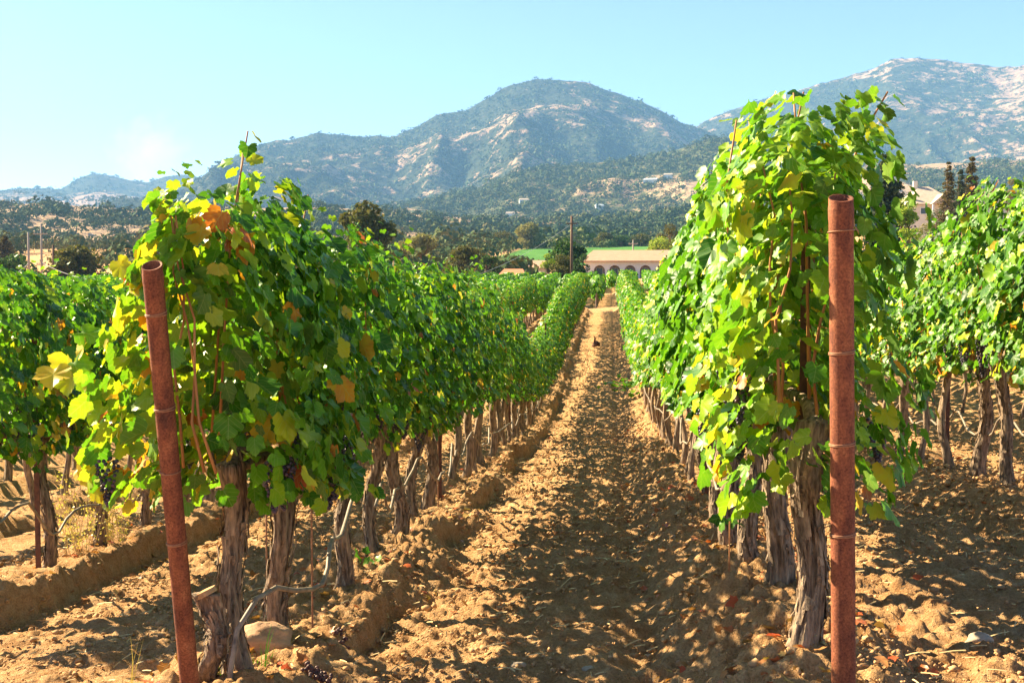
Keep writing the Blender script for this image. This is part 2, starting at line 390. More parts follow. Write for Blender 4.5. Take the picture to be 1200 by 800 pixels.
R_FAR = Range('mountains', [(-400, 215), (-100, 235), (0, 225), (30, 221), (75, 222), (95, 210), (112, 204), (130, 207), (155, 212), (175, 214), (195, 207), (215, 205), (240, 208), (300, 205), (500, 215), (800, 230)],
              262, 4800, 6300, -400, 700, 150, 700, M_MTN, 3, 1, .12, .07, 900)
R_RIGHT = Range('mountains', [(700, 240), (780, 175), (815, 150), (850, 132), (880, 122), (920, 112), (960, 100), (990, 92), (1015, 85), (1040, 74), (1065, 71), (1100, 74), (1130, 78), (1160, 83), (1180, 82), (1200, 79), (1300, 92), (1600, 120)],
                245, 3300, 5200, 700, 1600, 240, 560, M_MTN, 14, 1, .1, .03, 800)
R_MAIN = Range('mountains', [(100, 290), (180, 240), (235, 207), (262, 190), (290, 178), (315, 170), (345, 165), (375, 157), (400, 158), (430, 160), (465, 162), (490, 150), (512, 135), (525, 133), (545, 130), (575, 113), (600, 100), (625, 96), (655, 97), (685, 100), (715, 110), (750, 122), (790, 142), (820, 152), (850, 165), (900, 195), (980, 240)],
               255, 2600, 4300, 100, 980, 230, 480, M_MTN, 7, 1, .1, .09, 700)
R_MID = Range('hills', [(-400, 290), (200, 270), (380, 250), (480, 240), (560, 222), (600, 205), (640, 196), (700, 190), (740, 187), (790, 176), (830, 163), (865, 161), (900, 167), (950, 180), (1000, 190), (1060, 196), (1200, 190), (1600, 180)],
              290, 1350, 2300, -400, 1600, 75, 260, M_FOOT, 21, 1, .15, .10, 330)
R_LOW = Range('hills', [(-400, 243), (0, 240), (45, 239), (80, 242), (110, 244), (160, 246), (200, 240), (300, 245), (380, 243), (500, 252), (600, 262), (700, 255), (800, 248), (900, 243), (1000, 235), (1100, 230), (1200, 232), (1600, 225)],
              306, 620, 1250, -400, 1600, 26, 150, M_FOOT, 33, 1, .12, .10, 200)

M_WOOD = leafmat('woodland', [(0, (.035, .070, .030)), (.4, (.065, .10, .038)), (.7, (.12, .14, .05)), (1, (.21, .16, .07))], trans=.0, gloss=.05, rough=.9, jitter=.5, vein=False)
def wood(R, n, tmin, tmax, size, thr, seed, tmpl, name, flat=.75, px=( -60, 1260)):
    rng = np.random.default_rng(seed)
    U = rng.uniform(px[0], px[1], n); T = rng.uniform(tmin, tmax, n) ** .8
    x, y, z, g = R.eval(U, T)
    det = fbm(x / (size * 9), y / (size * 9), 3, seed) * .5
    keep = (g + det) < thr + .12 * rng.standard_normal(n) * .5
    x, y, z, g, det = x[keep], y[keep], z[keep], g[keep], det[keep]
    s = size * rng.lognormal(0, .32, len(x))
    sc = np.stack([s * rng.uniform(.8, 1.3, len(x)), s * rng.uniform(.8, 1.3, len(x)), s * flat * rng.uniform(.8, 1.25, len(x))], 1)
    P, F = blobs(np.stack([x, y, z + s * .35], 1), sc, tmpl, rng, .2)
    tint = np.repeat(np.clip(.35 + .5 * (fbm(x / 150, y / 150, 2, seed + 9) - .3) + .12 * rng.standard_normal(len(x)), 0, 1), len(tmpl[0]))
    o = ob(name, mesh_np(name, P, F, True, {'tint': tint}, mats=[M_WOOD])); tag(o, kind='stuff'); return o
# ------------------------------------------------------------------ leaves
def outline(half, tip):
    return np.array([(x, y) for x, y in half] + [tip] + [(-x, y) for x, y in half[::-1]])
HI = outline([(.05, -.09), (.17, -.23), (.33, -.22), (.42, -.15), (.52, -.10), (.51, .02), (.56, .10), (.47, .19), (.56, .27), (.56, .36), (.60, .43), (.49, .50), (.42, .55), (.34, .52), (.34, .62), (.25, .67), (.22, .76), (.11, .79)], (0, .88))
MIDL = outline([(.16, -.18), (.46, -.04), (.40, .18), (.58, .42), (.30, .46), (.2, .70)], (0, .92))
def fan(o, c=(0, .18)):
    v = np.vstack([[c], o]); n = len(o)
    return v, np.array([(0, i + 1, (i + 1) % n + 1) for i in range(n)])
LT = {'hi': fan(HI), 'mid': fan(MIDL), 'far': (np.array([(0, -.15), (.5, .2), (0, .9), (-.5, .2)]), np.array([(0, 1, 2), (0, 2, 3)]))}
def build_leaves(pos, nrm, tip, size, tint, lod, rng):
    tv, tf = LT[lod]; n = len(pos); V = len(tv)
    nrm = nrm / np.linalg.norm(nrm, axis=1, keepdims=True)
    tip = tip - nrm * (tip * nrm).sum(1, keepdims=True); tip /= np.linalg.norm(tip, axis=1, keepdims=True) + 1e-9
    bx = np.cross(tip, nrm)
    X = np.repeat(tv[None, :, 0], n, 0) * rng.uniform(.85, 1.15, (n, 1)); Y = np.repeat(tv[None, :, 1], n, 0)
    fo = rng.uniform(-.2, .55, (n, 1)); cu = rng.uniform(-.25, .5, (n, 1))
    Zl = fo * abs(X) - cu * np.clip(Y, 0, 1) ** 2 + .07 * np.sin(7 * X + rng.uniform(0, 6, (n, 1))) * np.cos(6 * Y + rng.uniform(0, 6, (n, 1)))
    if lod != 'far': Zl = Zl - rng.uniform(0, .8, (n, 1)) * np.clip(abs(X) - .3, 0, 1)
    s = size[:, None, None]
    P = pos[:, None] + s * (X[:, :, None] * bx[:, None] + Y[:, :, None] * tip[:, None] + Zl[:, :, None] * nrm[:, None])
    F = tf[None] + (np.arange(n) * V)[:, None, None]
    uv = np.stack([X, Y], -1).reshape(-1, 2)
    return P.reshape(-1, 3), F.reshape(-1, 3), np.repeat(tint, V), uv
def canopy_leaves(rng, n, length=1.0, zlo=.81, ztop=1.88, w=.30, size=.10, lod='hi', tbase=.38, tvar=.12, yellow=.05, seed=0, nshoot=4, over=.14, xoff=0, topw=.12, sidet=0):
    y = rng.uniform(-length * .54, length * .54, n)
    lo = zlo + .12 * (vn(y * 4 + seed * 3.1, y * 0 + seed, 1) - .5) * 2
    hi = ztop + .13 * (vn(y * 3 + seed * 1.7, y * 0 + seed, 2) - .5) * 2
    q = rng.beta(1.05, 1.0, n); z = lo + (hi - lo) * q
    wz = w * (.72 + .45 * np.sin(np.pi * np.clip(q * .85 + .15, 0, 1))) * (.65 + .7 * vn(y * 3.3 + seed, z * 3.3, 3)) * (1 - topw * q)
    side = np.where(rng.random(n) < .5, -1., 1.)
    lat = rng.random(n) ** .55
    x = side * wz * lat + xoff
    nrm = np.stack([side * (.35 + lat), rng.normal(0, .45, n), .25 + rng.random(n) * .7 + .5 * (q > .85)], 1) + rng.normal(0, .28, (n, 3))
    tip = np.stack([side * .35 * rng.random(n), rng.normal(0, .5, n), -1 + 0 * z], 1) + rng.normal(0, .3, (n, 3))
    sz = size * np.clip(rng.lognormal(-.1, .28, n), .45, 1.5) * np.where(q > .9, .8, 1)
    t = tbase + tvar * rng.standard_normal(n) + sidet * (x < -.05)
    yl = rng.random(n) < yellow * np.where(z < zlo + .35, 2.2, 1); t = np.where(yl, rng.uniform(.68, .95, n), t)
    pos = np.stack([x, y, z], 1)
    canes = []
    for k in range(nshoot):
        y0 = rng.uniform(-.5, .5) * length; x0 = rng.uniform(-.12, .12) + xoff
        top = ztop + rng.uniform(.0, over); lean = rng.uniform(-.18, .18, 2)
        z0 = .85 if lod == 'hi' else 1.4
        pts = [Vector((x0 * (1 - i / 6) + (x0 + lean[0]) * i / 6 + .02 * math.sin(i * 2 + k), y0 + lean[1] * i / 6, z0 + (top - z0) * i / 6)) for i in range(7)]
        canes.append(pts)
        m = 15; tt = np.linspace(.55, 1, m)
        pp = np.array([pts[min(5, int(a * 6))].lerp(pts[min(6, int(a * 6) + 1)], a * 6 - int(a * 6) if a < 1 else 1)[:] for a in tt])
        ang = rng.uniform(0, 6.28, m); dr = np.stack([np.cos(ang), np.sin(ang), 0 * ang], 1)
        pos = np.vstack([pos, pp + dr * .04]); nrm = np.vstack([nrm, dr * .5 + np.array([0, 0, .8]) + rng.normal(0, .35, (m, 3))])
        tip = np.vstack([tip, dr + rng.normal(0, .3, (m, 3)) - [0, 0, .3]])
        sz = np.concatenate([sz, size * np.linspace(.95, .5, m) * rng.uniform(.8, 1.1, m)])
        t = np.concatenate([t, np.full(m, tbase + .1) + .08 * rng.standard_normal(m)])
    return pos, nrm, tip, sz, np.clip(t, 0, 1), canes
def foliage_mesh(name, args, lod, rng):
    P, F, T, UV = build_leaves(*args, lod, rng)
    return mesh_np(name, P, F, lod == 'hi', {'tint': T}, UV, [M_LEAF if lod != 'far' else M_LEAFF])
def trunk_mesh(seed, lod, h=.80, r=.058):
    rng = np.random.default_rng(seed); nr, nh = {'hi': (44, 60), 'mid': (12, 12), 'far': (6, 5)}[lod]
    A, T = np.meshgrid(np.linspace(0, 2 * np.pi, nr, endpoint=False), np.linspace(-.12, 1, nh))
    lx, ly = rng.normal(0, .04, 2); tw = rng.uniform(-1.5, 1.5)
    cx = lx * np.clip(T, 0, 1) + .028 * np.sin(T * 6 + seed); cy = ly * np.clip(T, 0, 1) + .035 * np.sin(T * 5 + seed * 2)
    R = r * (1 + .3 * np.exp(-np.clip(T, 0, 1) / .12) + .12 * sst(.8, 1, T) - .1 * np.sin(T * 3.1))
    AT = A + tw * T
    c, s = np.cos(AT), np.sin(AT)
    lob = 1 + .20 * np.sin(2 * AT + seed + T * 3) + .14 * np.sin(3 * AT + 2 * seed) * np.cos(T * 7)
    if lod == 'hi':
        fib = ridged(c * 2.4 + 11 + T * 1.2, s * 2.4 + T * 2.4 + seed, 4, seed) * .42 + (fbm(c * 5 + 3 + T * 3, s * 5 + T * 7, 3, seed + 5) - .5) * .5
        lob = lob + fib - .2
    R = R * lob
    v = np.stack([cx + R * c, cy + R * s, T * h], -1).reshape(-1, 3)
    I = np.arange(nr * nh).reshape(nh, nr)
    F = np.stack([I[:-1], np.roll(I[:-1], -1, 1), np.roll(I[1:], -1, 1), I[1:]], -1).reshape(-1, 4).tolist()
    vl = v.tolist(); vl.append([cx[-1, 0], cy[-1, 0], h * 1.03]); tc = len(vl) - 1
    F += [(int(I[-1, i]), int(I[-1, (i + 1) % nr]), tc) for i in range(nr)]
    if lod == 'hi':    # loose strips of peeling bark
        for k in range(70):
            a = rng.uniform(0, 6.28); t0 = rng.uniform(-.02, .8); ln = rng.uniform(.08, .3); w = rng.uniform(.003, .009)
            b = len(vl); m = 5
            for i in range(m):
                t = t0 + ln * i / (m - 1); rr = r * (1.08 + .3 * math.exp(-max(t, 0) / .12)) + .014 * abs(i - 2) / 2 * rng.uniform(.3, 1.3)
                aa = a + tw * t + .12 * math.sin(i + k)
                for sg in (-1, 1):
                    q = aa + sg * w / r
                    vl.append([lx * t + .028 * math.sin(t * 6 + seed) + rr * math.cos(q), ly * t + .035 * math.sin(t * 5 + seed * 2) + rr * math.sin(q), t * h])
            F += [(b + 2 * i, b + 2 * i + 1, b + 2 * i + 3, b + 2 * i + 2) for i in range(m - 1)]
    me = bpy.data.meshes.new('trunk'); me.from_pydata(vl, [], [tuple(q) for q in F]); me.update()
    me.polygons.foreach_set('use_smooth', np.ones(len(me.polygons), bool)); me.materials.append(M_BARK)
    return me, (float(cx[-1, 0]), float(cy[-1, 0]), h)
def cordon_mesh(top, seed, n=8, ends=(-1, 1)):
    rng = random.Random(seed); mb = MB()
    for sg in ends:
        pts = [(top[0], top[1], top[2] - .02)]; r = [.034]
        for i in range(1, 6):
            pts.append((top[0] * (1 - i / 5) + rng.uniform(-.015, .015), top[1] + sg * i * .1, top[2] + .02 + min(i, 2) * .02 + rng.uniform(-.012, .012))); r.append(.032 - .003 * i)
        mb.tube(pts, r, n)
    return mb.mesh('cordon', M_BARK, True)
def cluster_mesh(seed, sub, n, L_=.17, mat=None, raisin=False):
    rng = np.random.default_rng(seed); P = []; S = []
    for i in range(n):
        t = i / n; rr = .045 * (1 - t) ** .7 * (1.1 if t > .08 else .8); a = i * 2.4 + rng.uniform(-.3, .3)
        P.append((math.cos(a) * rr * rng.uniform(.75, 1.1), math.sin(a) * rr * rng.uniform(.75, 1.1), -L_ * t - .02)); s = rng.uniform(.0075, .0095); S.append((s, s, s))
    v, f = blobs(np.array(P), np.array(S), sub, rng, .0 if not raisin else .1)
    return mesh_np('grape_cluster', v, f, True, mats=[mat or M_GRAPE])
CL_HI = [cluster_mesh(i, ICO1, 62, .16 + .03 * i) for i in range(3)]
CL_LO = [cluster_mesh(i + 5, ICO0, 34) for i in range(2)]
def cane_mesh(pts, r=.0045, n=6):
    pts = pts[:-1] if len(pts) > 5 else pts
    return MB().tube(pts, [r * (1 - .5 * i / (len(pts) - 1)) for i in range(len(pts))], n).mesh('cane', M_CANE, True)

class Proto:
    "shared meshes of one vine"
    def __init__(s, seed, lod, n, **kw):
        rng = np.random.default_rng(seed); s.lod = lod
        a = canopy_leaves(rng, n, lod=lod, seed=seed, **kw)
        s.fol = foliage_mesh('foliage', a[:5], lod, rng)
        s.tr, s.top = trunk_mesh(seed, lod, h=rng.uniform(.76, .84), r=rng.uniform(.028, .038))
        s.cor = cordon_mesh(s.top, seed, 8 if lod == 'hi' else 5) if lod != 'far' else None
        s.canes = [cane_mesh(p, .0055 if lod == 'hi' else .006, 6 if lod == 'hi' else 3) for p in a[5]][:5 if lod == 'hi' else 2] if lod != 'far' else []
        s.cl = []
        for k in range({'hi': 6, 'mid': 3, 'far': 0}[lod]):
            s.cl.append(((rng.choice([-1, 1]) * rng.uniform(.06, .24), rng.uniform(-.45, .45), rng.uniform(.88, 1.06)), int(rng.integers(0, 3)), rng.uniform(0, 6.28)))
PROTO = {'hi': [Proto(100 + i, 'hi', 1000, size=.063, length=.9) for i in range(9)],
         'mid': [Proto(200 + i, 'mid', 860, nshoot=3, size=.066, length=.9) for i in range(7)],
         'far': [Proto(300 + i, 'far', 680, nshoot=3, size=.086, length=.9) for i in range(6)]}
VR = random.Random(5)
def place_vine(x, y, label, group, lod, proto=None, flip=None, scl=None):
    p = proto or VR.choice(PROTO[lod]); rz = VR.choice([0, math.pi]) if flip is None else flip
    v = thing('grapevine', label, 'grapevine', (x, y, gz(x, y)), rz, group)
    v.scale = scl or (VR.uniform(.94, 1.06), 1, VR.uniform(.95, 1.05))
    ob('trunk', p.tr, v); f = ob('foliage', p.fol, v)
    if p.cor: ob('cordon', p.cor, v)
    for c in p.canes: ob('cane', c, v)
    for (l, k, r_) in p.cl:
        c = ob('grape_cluster', (CL_HI if p.lod == 'hi' else CL_LO)[k % (3 if p.lod == 'hi' else 2)], v); c.location = l; c.rotation_euler = (0, 0, r_); c.scale = (.85, .85, .85)
    return v
ORD = ['first', 'second', 'third', 'fourth', 'fifth', 'sixth', 'seventh', 'eighth', 'ninth', 'tenth', 'eleventh', 'twelfth', 'thirteenth', 'fourteenth']

# ------------------------------------------------------------------ woods on the hills
def leafy_mass(name, x, y, z, s, per, rng, leaf=.42, tj=.14, flat=.8):
    n = len(x); k = n * per; dv = rng.normal(0, 1, (k, 3)); dv /= np.linalg.norm(dv, axis=1, keepdims=True); dv[:, 2] = np.where(rng.random(k) < .8, abs(dv[:, 2]), dv[:, 2])
    S = np.repeat(s, per); C = np.stack([np.repeat(x, per), np.repeat(y, per), np.repeat(z, per)], 1)
    lob = .75 + .5 * vn(dv[:, 0] * 2.2 + np.repeat(np.arange(n) * 3.7, per), dv[:, 1] * 2.2 + dv[:, 2] * 2, 3)
    P0 = C + dv * (S * lob)[:, None] * [1, 1, flat]
    T0 = np.clip(np.repeat(.35 + .5 * (fbm(x / 150, y / 150, 2, 9) - .3) + tj * rng.standard_normal(n), per) + .06 * rng.standard_normal(k), 0, 1)
    P, F, T, UV = build_leaves(P0, dv + rng.normal(0, .25, (k, 3)), rng.normal(0, 1, (k, 3)), S * leaf * rng.uniform(.7, 1.2, k), T0, 'far', rng)
    return tag(ob(name, mesh_np(name, P, F, False, {'tint': T}, None, [M_WOOD])), kind='stuff')
def wood(R, n, tmin, tmax, size, thr, seed, per, flat=.8, leaf=.55, px=(-60, 1260)):
    rng = np.random.default_rng(seed)
    U = rng.uniform(px[0], px[1], n); T = tmin + (tmax - tmin) * rng.random(n) ** .8
    x, y, z, g = R.eval(U, T)
    det = (fbm(x / (size * 9), y / (size * 9), 3, seed) - .5) * .9
    keep = (g + det) < thr + .05 * rng.standard_normal(n)
    x, y, z = x[keep], y[keep], z[keep]
    s = size * rng.lognormal(0, .32, len(x))
    return leafy_mass('woodland', x, y, z + s * .3, s, per, rng, leaf, flat=flat)
wood(R_LOW, 7500, .0, 1.0, 4.0, .60, 101, 44, leaf=.38)
wood(R_MID, 16000, .0, 1.0, 5.0, .56, 102, 26, leaf=.42)
wood(R_MAIN, 24000, .05, 1.0, 5.6, .50, 103, 6, .6, .8)
wood(R_RIGHT, 15000, .05, 1.0, 6, .49, 104, 6, .6, .8)
wood(R_FAR, 5000, .05, 1.0, 8, .50, 105, 7, .6, .8)

# ------------------------------------------------------------------ the vine rows
# two end vines with foliage of their own
def special(seed, n, extra_shoots, clside=1, ends=(-1, 1), patches=(), **kw):
    rng = np.random.default_rng(seed); p = Proto.__new__(Proto); p.lod = 'hi'
    a = list(canopy_leaves(rng, n, lod='hi', seed=seed, **kw)); canes = a[5]
    for pts, sizes, tb in extra_shoots:
        m = len(pts) * 4; pts = [Vector(q) for q in pts]; canes.insert(0, pts)
        tt = np.linspace(.25, .99, m) * (len(pts) - 1)
        pp = np.array([pts[int(q)].lerp(pts[min(len(pts) - 1, int(q) + 1)], q - int(q))[:] for q in tt])
        ang = np.arange(m) * 2.6 + rng.uniform(0, 1, m); dr = np.stack([np.cos(ang), np.sin(ang), 0 * ang], 1)
        a[0] = np.vstack([a[0], pp + dr * .045]); a[1] = np.vstack([a[1], dr * .7 + [0, -.2, .6] + rng.normal(0, .35, (m, 3))])
        a[2] = np.vstack([a[2], dr + rng.normal(0, .3, (m, 3)) - [0, 0, .4]])
        a[3] = np.concatenate([a[3], np.linspace(1, .55, m) * sizes]); a[4] = np.concatenate([a[4], np.clip(tb + .1 * rng.standard_normal(m), 0, 1)])
    for (cx, cy, cz_, rad, m, t0) in patches:
        a[0] = np.vstack([a[0], np.array([cx, cy, cz_]) + rng.normal(0, 1, (m, 3)) * rad]); a[1] = np.vstack([a[1], rng.normal(0, .35, (m, 3)) + [-.5, -.9, .4]])
        a[2] = np.vstack([a[2], rng.normal(0, .5, (m, 3)) - [0, 0, 1]]); a[3] = np.concatenate([a[3], .085 * rng.uniform(.6, 1.25, m)]); a[4] = np.concatenate([a[4], np.clip(t0 + .07 * rng.standard_normal(m), 0, 1)])
    p.fol = foliage_mesh('foliage', [np.asarray(q) for q in a[:5]], 'hi', rng)
    p.tr, p.top = trunk_mesh(seed, 'hi', h=.82, r=.042); p.cor = cordon_mesh(p.top, seed, 10, ends)
    p.canes = [cane_mesh(q, .006) for q in canes]
    p.cl = []
    for k in range(11 if clside > 0 else 5):
        p.cl.append(((rng.uniform(.16, .33) * (1 if rng.random() < .8 else -1) * np.sign(clside), rng.uniform(-.45, .42), rng.uniform(.80, 1.04)), int(rng.integers(0, 3)), rng.uniform(0, 6.28)))
    return p
XL, XR = rowx(0), rowx(1)
def loc(px, py_, Y, y0): p = at(px, py_, Y); return (p.x - XL, Y - y0, p.z - gz(XL, y0))
PT = [(*loc(158, 318, 3.95, 4.36), .035, 9, .85), (*loc(125, 565, 4.05, 4.36), .045, 12, .84), (*loc(250, 270, 4.0, 4.36), .06, 14, .9), (*loc(110, 440, 4.1, 4.36), .08, 16, .68), (*loc(300, 500, 4.2, 4.36), .05, 5, .88)]
pL1 = special(901, 1350, ends=(1,), patches=PT, extra_shoots= [([(-.02, -.15, .9), (.02, -.2, 1.3), (.06, -.22, 1.7), (.13, -.25, 2.02)], .095, .50), ([(-.1, .0, .9), (-.06, 0, 1.4), (.0, .02, 1.75), (.02, .05, 2.0)], .1, .62),
                         ([(-.2, -.1, .9), (-.26, -.15, 1.2), (-.27, -.15, 1.5)], .12, .8)], length=1.0, zlo=.68, w=.37, ztop=1.86, topw=.45, size=.068, tbase=.42, tvar=.10, yellow=.07, sidet=.15, nshoot=4, over=.06, xoff=.01)
pL2 = special(902, 950, [([(0, 0, .9), (.02, .1, 1.5), (.1, .15, 2.0)], .1, .6)], zlo=.68, w=.33, ztop=1.84, size=.073, tbase=.40, yellow=.08)
pR1 = special(911, 1400, clside=-1, ends=(1,), extra_shoots= [([(.0, -.1, .9), (-.02, -.12, 1.5), (-.05, -.1, 1.75), (-.06, -.08, 1.93)], .10, .48), ([(.1, .02, 1.5), (.13, -.02, 1.65), (.18, -.05, 1.8), (.25, -.08, 1.93)], .085, .56),
                         ([(-.05, .25, 1.0), (-.05, .25, 1.6), (.02, .22, 1.98)], .12, .45), ([(-.2, .2, 1.0), (-.26, .2, 1.6), (-.22, .2, 1.88)], .085, .5)], length=1.0, zlo=.68, w=.29, ztop=1.80, topw=.12, size=.064, over=.05, xoff=-.05, tbase=.46, tvar=.08, yellow=.04, sidet=.08, nshoot=3)
pR2 = special(912, 950, clside=-1, extra_shoots= [([(0, 0, .9), (-.02, .1, 1.5), (-.1, .15, 2.0)], .1, .5)], zlo=.68, w=.32, ztop=1.86, size=.073, tbase=.47, yellow=.05)
def rowlabels(first, tail): return first, tail
GL, GR_, GL2, GR2 = 'grapevines in the row left of the path', 'grapevines in the row right of the path', 'grapevines in the second row left of the path', 'grapevines in the second row right of the path'
nv = 0
# row left of the path
ysL = [4.36, 4.88, 5.9] + [6.8 + .8 * i for i in range(74)]
LAB = {0: 'gnarled grapevine with yellow and orange leaves right behind the leaning rusty pipe', 1: 'shaggy trunked grapevine with hanging grapes, beside the brown boulder, left of the path'}
for i, y in enumerate(ysL):
    lab = LAB.get(i) or (ORD[i] + ' grapevine back from the leaning rusty pipe, row left of the path' if i < 14 else 'green grapevine far along the row left of the path, canopy merged into a hedge')
    lod = 'hi' if y < 9.5 else 'mid' if y < 24 else 'far'
    place_vine(XL + VR.uniform(-.03, .03), y, lab, GL, lod, {0: pL1, 1: pL2}.get(i), 0 if i < 2 else None, (1, 1, 1) if i < 1 else (1, 1, (.93 if y < 9 else 1) * VR.uniform(.96, 1.04) * (1 - .24 * float(sst(14, 20, y) - sst(26, 34, y)))))
LAB = {0: 'thick trunked grapevine with tall bright shoots right behind the upright rusty pipe', 1: 'grapevine with pale peeling trunk next behind the upright rusty pipe, right of the path'}
ysR = [4.2, 5.0, 5.8] + [6.55 + .8 * i for i in range(74)]
for i, y in enumerate(ysR):
    lab = LAB.get(i) or (ORD[i] + ' grapevine back from the upright rusty pipe, row right of the path' if i < 14 else 'green grapevine far along the row right of the path, canopy merged into a hedge')
    lod = 'hi' if y < 9.5 else 'mid' if y < 24 else 'far'
    place_vine(XR + VR.uniform(-.03, .03), y, lab, GR_, lod, {0: pR1, 1: pR2}.get(i), 0 if i < 2 else None, (1, 1, 1) if i < 2 else None)
for i in range(60):
    y = 6.3 + .8 * i
    lab = (ORD[i] + ' grapevine from the near end of the second row left of the path' if i < 12 else 'grapevine deep in the second row left of the path, mostly hidden')
    place_vine(rowx(-1) + VR.uniform(-.03, .03), y, lab, GL2, 'hi' if y < 9 else 'mid' if y < 22 else 'far')
for i in range(60):
    y = 6.9 + .8 * i
    lab = (ORD[i] + ' grapevine from the near end of the second row right of the path' if i < 12 else 'grapevine deep in the second row right of the path, mostly hidden')
    place_vine(rowx(2) + VR.uniform(-.03, .03), y, lab, GR2, 'hi' if y < 9.6 else 'mid' if y < 22 else 'far', scl=(1.05, 1, VR.uniform(1.02, 1.1)))
for r_, nm in ((-2, 'left'), (3, 'right')):
    for i in range(13):
        y = (9.5 if r_ < 0 else 9.8) + .8 * i
        lab = (ORD[i] + f' grapevine from the near end of the third row {nm} of the path' if i < 6 else f'grapevine in the shaded depth of the third row {nm} of the path')
        place_vine(rowx(r_), y, lab, f'grapevines in the third row {nm} of the path', 'mid' if y < 16 else 'far')

# the rest of the vineyard: one mass
rng = np.random.default_rng(77)
pos = []; nrm = []; tip = []; sz = []; tn = []
def mass(xr, y0, y1, per, size):
    n = int((y1 - y0) * per)
    if n <= 0: return
    y = rng.uniform(y0, y1, n); q = rng.random(n); hi = 1.85 + .25 * (vn(y * .8, y * 0 + xr, 4) - .5); z = .65 + (hi - .65) * q
    side = np.where(rng.random(n) < .5, -1., 1.); x = xr + side * (.2 + .2 * vn(y * 2, z * 2 + xr, 5)) * rng.random(n) ** .4
    g = ground_base(x, y)
    pos.append(np.stack([x, y, g + z], 1)); nrm.append(np.stack([side, rng.normal(0, .5, n), .3 + rng.random(n)], 1) + rng.normal(0, .3, (n, 3)))
    tip.append(np.stack([rng.normal(0, .4, n), rng.normal(0, .4, n), -np.ones(n)], 1)); sz.append(size * rng.uniform(.7, 1.3, n)); tn.append(.40 + .09 * rng.standard_normal(n))
tb = MB()
def trunks(xr, y0, y1, step):
    for y in np.arange(y0, y1, step):
        g = float(ground_base(np.array([xr]), np.array([y]))[0]); h = .85
        tb.tube([(xr, y, g - .1), (xr + VR.uniform(-.05, .05), y + .03, g + .4), (xr, y, g + h)], [.07, .05, .055], 5, False)
for k in range(-9, 9):
    if k in (0, 1): continue
    y0 = {-2: 20, 3: 20.3, -1: 54, 2: 54.6}.get(k, 8 + abs(k) * 1.2)
    mass(rowx(k), y0, 30 if y0 < 30 else y0, 200, .15); mass(rowx(k), max(30, y0), 66, 130, .19)
    trunks(rowx(k), y0, 66, 1.0)
OFF = .55
for k in range(-30, 26):
    xr = rowx(k) + OFF
    mass(xr, 72.5, 110, 70, .28); mass(xr + .95, 114, 150, 45, .38)
    if -8 < k < 6: trunks(xr, 72.5, 100, 1.5)
P, F, T, UV = build_leaves(np.vstack(pos), np.vstack(nrm), np.vstack(tip), np.concatenate(sz), np.clip(np.concatenate(tn), 0, 1), 'far', rng)
o = ob('distant_vines', mesh_np('distant_vines', P, F, False, {'tint': T}, UV, [M_LEAFF])); tag(o, kind='stuff')
o = tb.build('distant_vine_trunks', M_BARK); tag(o, kind='stuff')

# ------------------------------------------------------------------ end posts, stakes, wires, hoses
def pipe_post(name, label, base, top, r, wraps, bands):
    t = thing(name, label, 'post', base, 0, 'rusty steel pipe posts at the row ends')
    b, tp = Vector((0, 0, -.25)), Vector(top) - Vector(base)
    d = tp.normalized(); n = 40
    mb = MB(); base_i = 0; N_ = 30
    prof = [(0, r), (1, r)]
    ts = sorted([0, .2, .4, .6, .8, .965, .97, .975, .98, .985, .99, 1.0]); pts = [b.lerp(tp, q) for q in ts]
    rs = [r] * len(ts)
    for i, q in enumerate(ts):
        if .966 < q < .988: rs[i] = r * 1.035
    mb.tube(pts, rs, N_, False)
    # open rim, cut slightly aslant, and the inside wall
    up = d.orthogonal().normalized(); w = d.cross(up)
    for k in range(len(mb.v) - N_, len(mb.v)):
        q = Vector(mb.v[k]); mb.v[k] = tuple(q + d * ((q.y - tp.y) * .34))
    s0 = len(mb.v)
    dy = Vector((0, 1, 0))
    for j_, (rr, p) in enumerate(((r, tp), (r * .86, tp), (r * .86, tp - d * .3))):
        for k in range(N_):
            a = 2 * math.pi * k / N_; q = (up * math.cos(a) + w * math.sin(a)) * rr; mb.v.append(tuple(p + q + d * (q.y * .34 if j_ < 2 else 0)))
    for j in range(2):
        for k in range(N_):
            k2 = (k + 1) % N_; mb.f.append((s0 + j * N_ + k, s0 + j * N_ + k2, s0 + (j + 1) * N_ + k2, s0 + (j + 1) * N_ + k))
    mb.build('pipe', M_RUST, t, True)
    for h, turns in wraps:
        c = b.lerp(tp, h); m = MB(); pp = []
        for k in range(int(26 * turns) + 1):
            a = 2 * math.pi * k / 26; pp.append(c + (up * math.cos(a) + w * math.sin(a)) * (r * 1.04) + d * (.012 * k / 26 * 1.0 + .004 * math.sin(a * .5)))
        m.tube(pp, .0022, 6).build('wire_wrap', M_WIRE, t, True)
    return t
bl = at(231, 860, 4.05); bl.z = gz(bl.x, bl.y); tl = at(178, 311, 3.72)
def frac(b, t, z): return (z + .25) / ((t - b).length + .25)
pipe_post('end_post', 'reddish rusty steel pipe leaning left at the near end of the left row', bl, tl, .0325, [(.905, 2), (.73, 2), (.61, 1.6), (.47, 2)], 0)
br = at(991, 880, 3.55); br.z = gz(br.x, br.y); tr_ = at(985.5, 232, 3.48)
pipe_post('end_post', 'tall upright rusty steel pipe with open top at the right row end', br, tr_, .0348, [(.945, 1.3), (.76, 2), (.62, 2), (.48, 2)], 0)

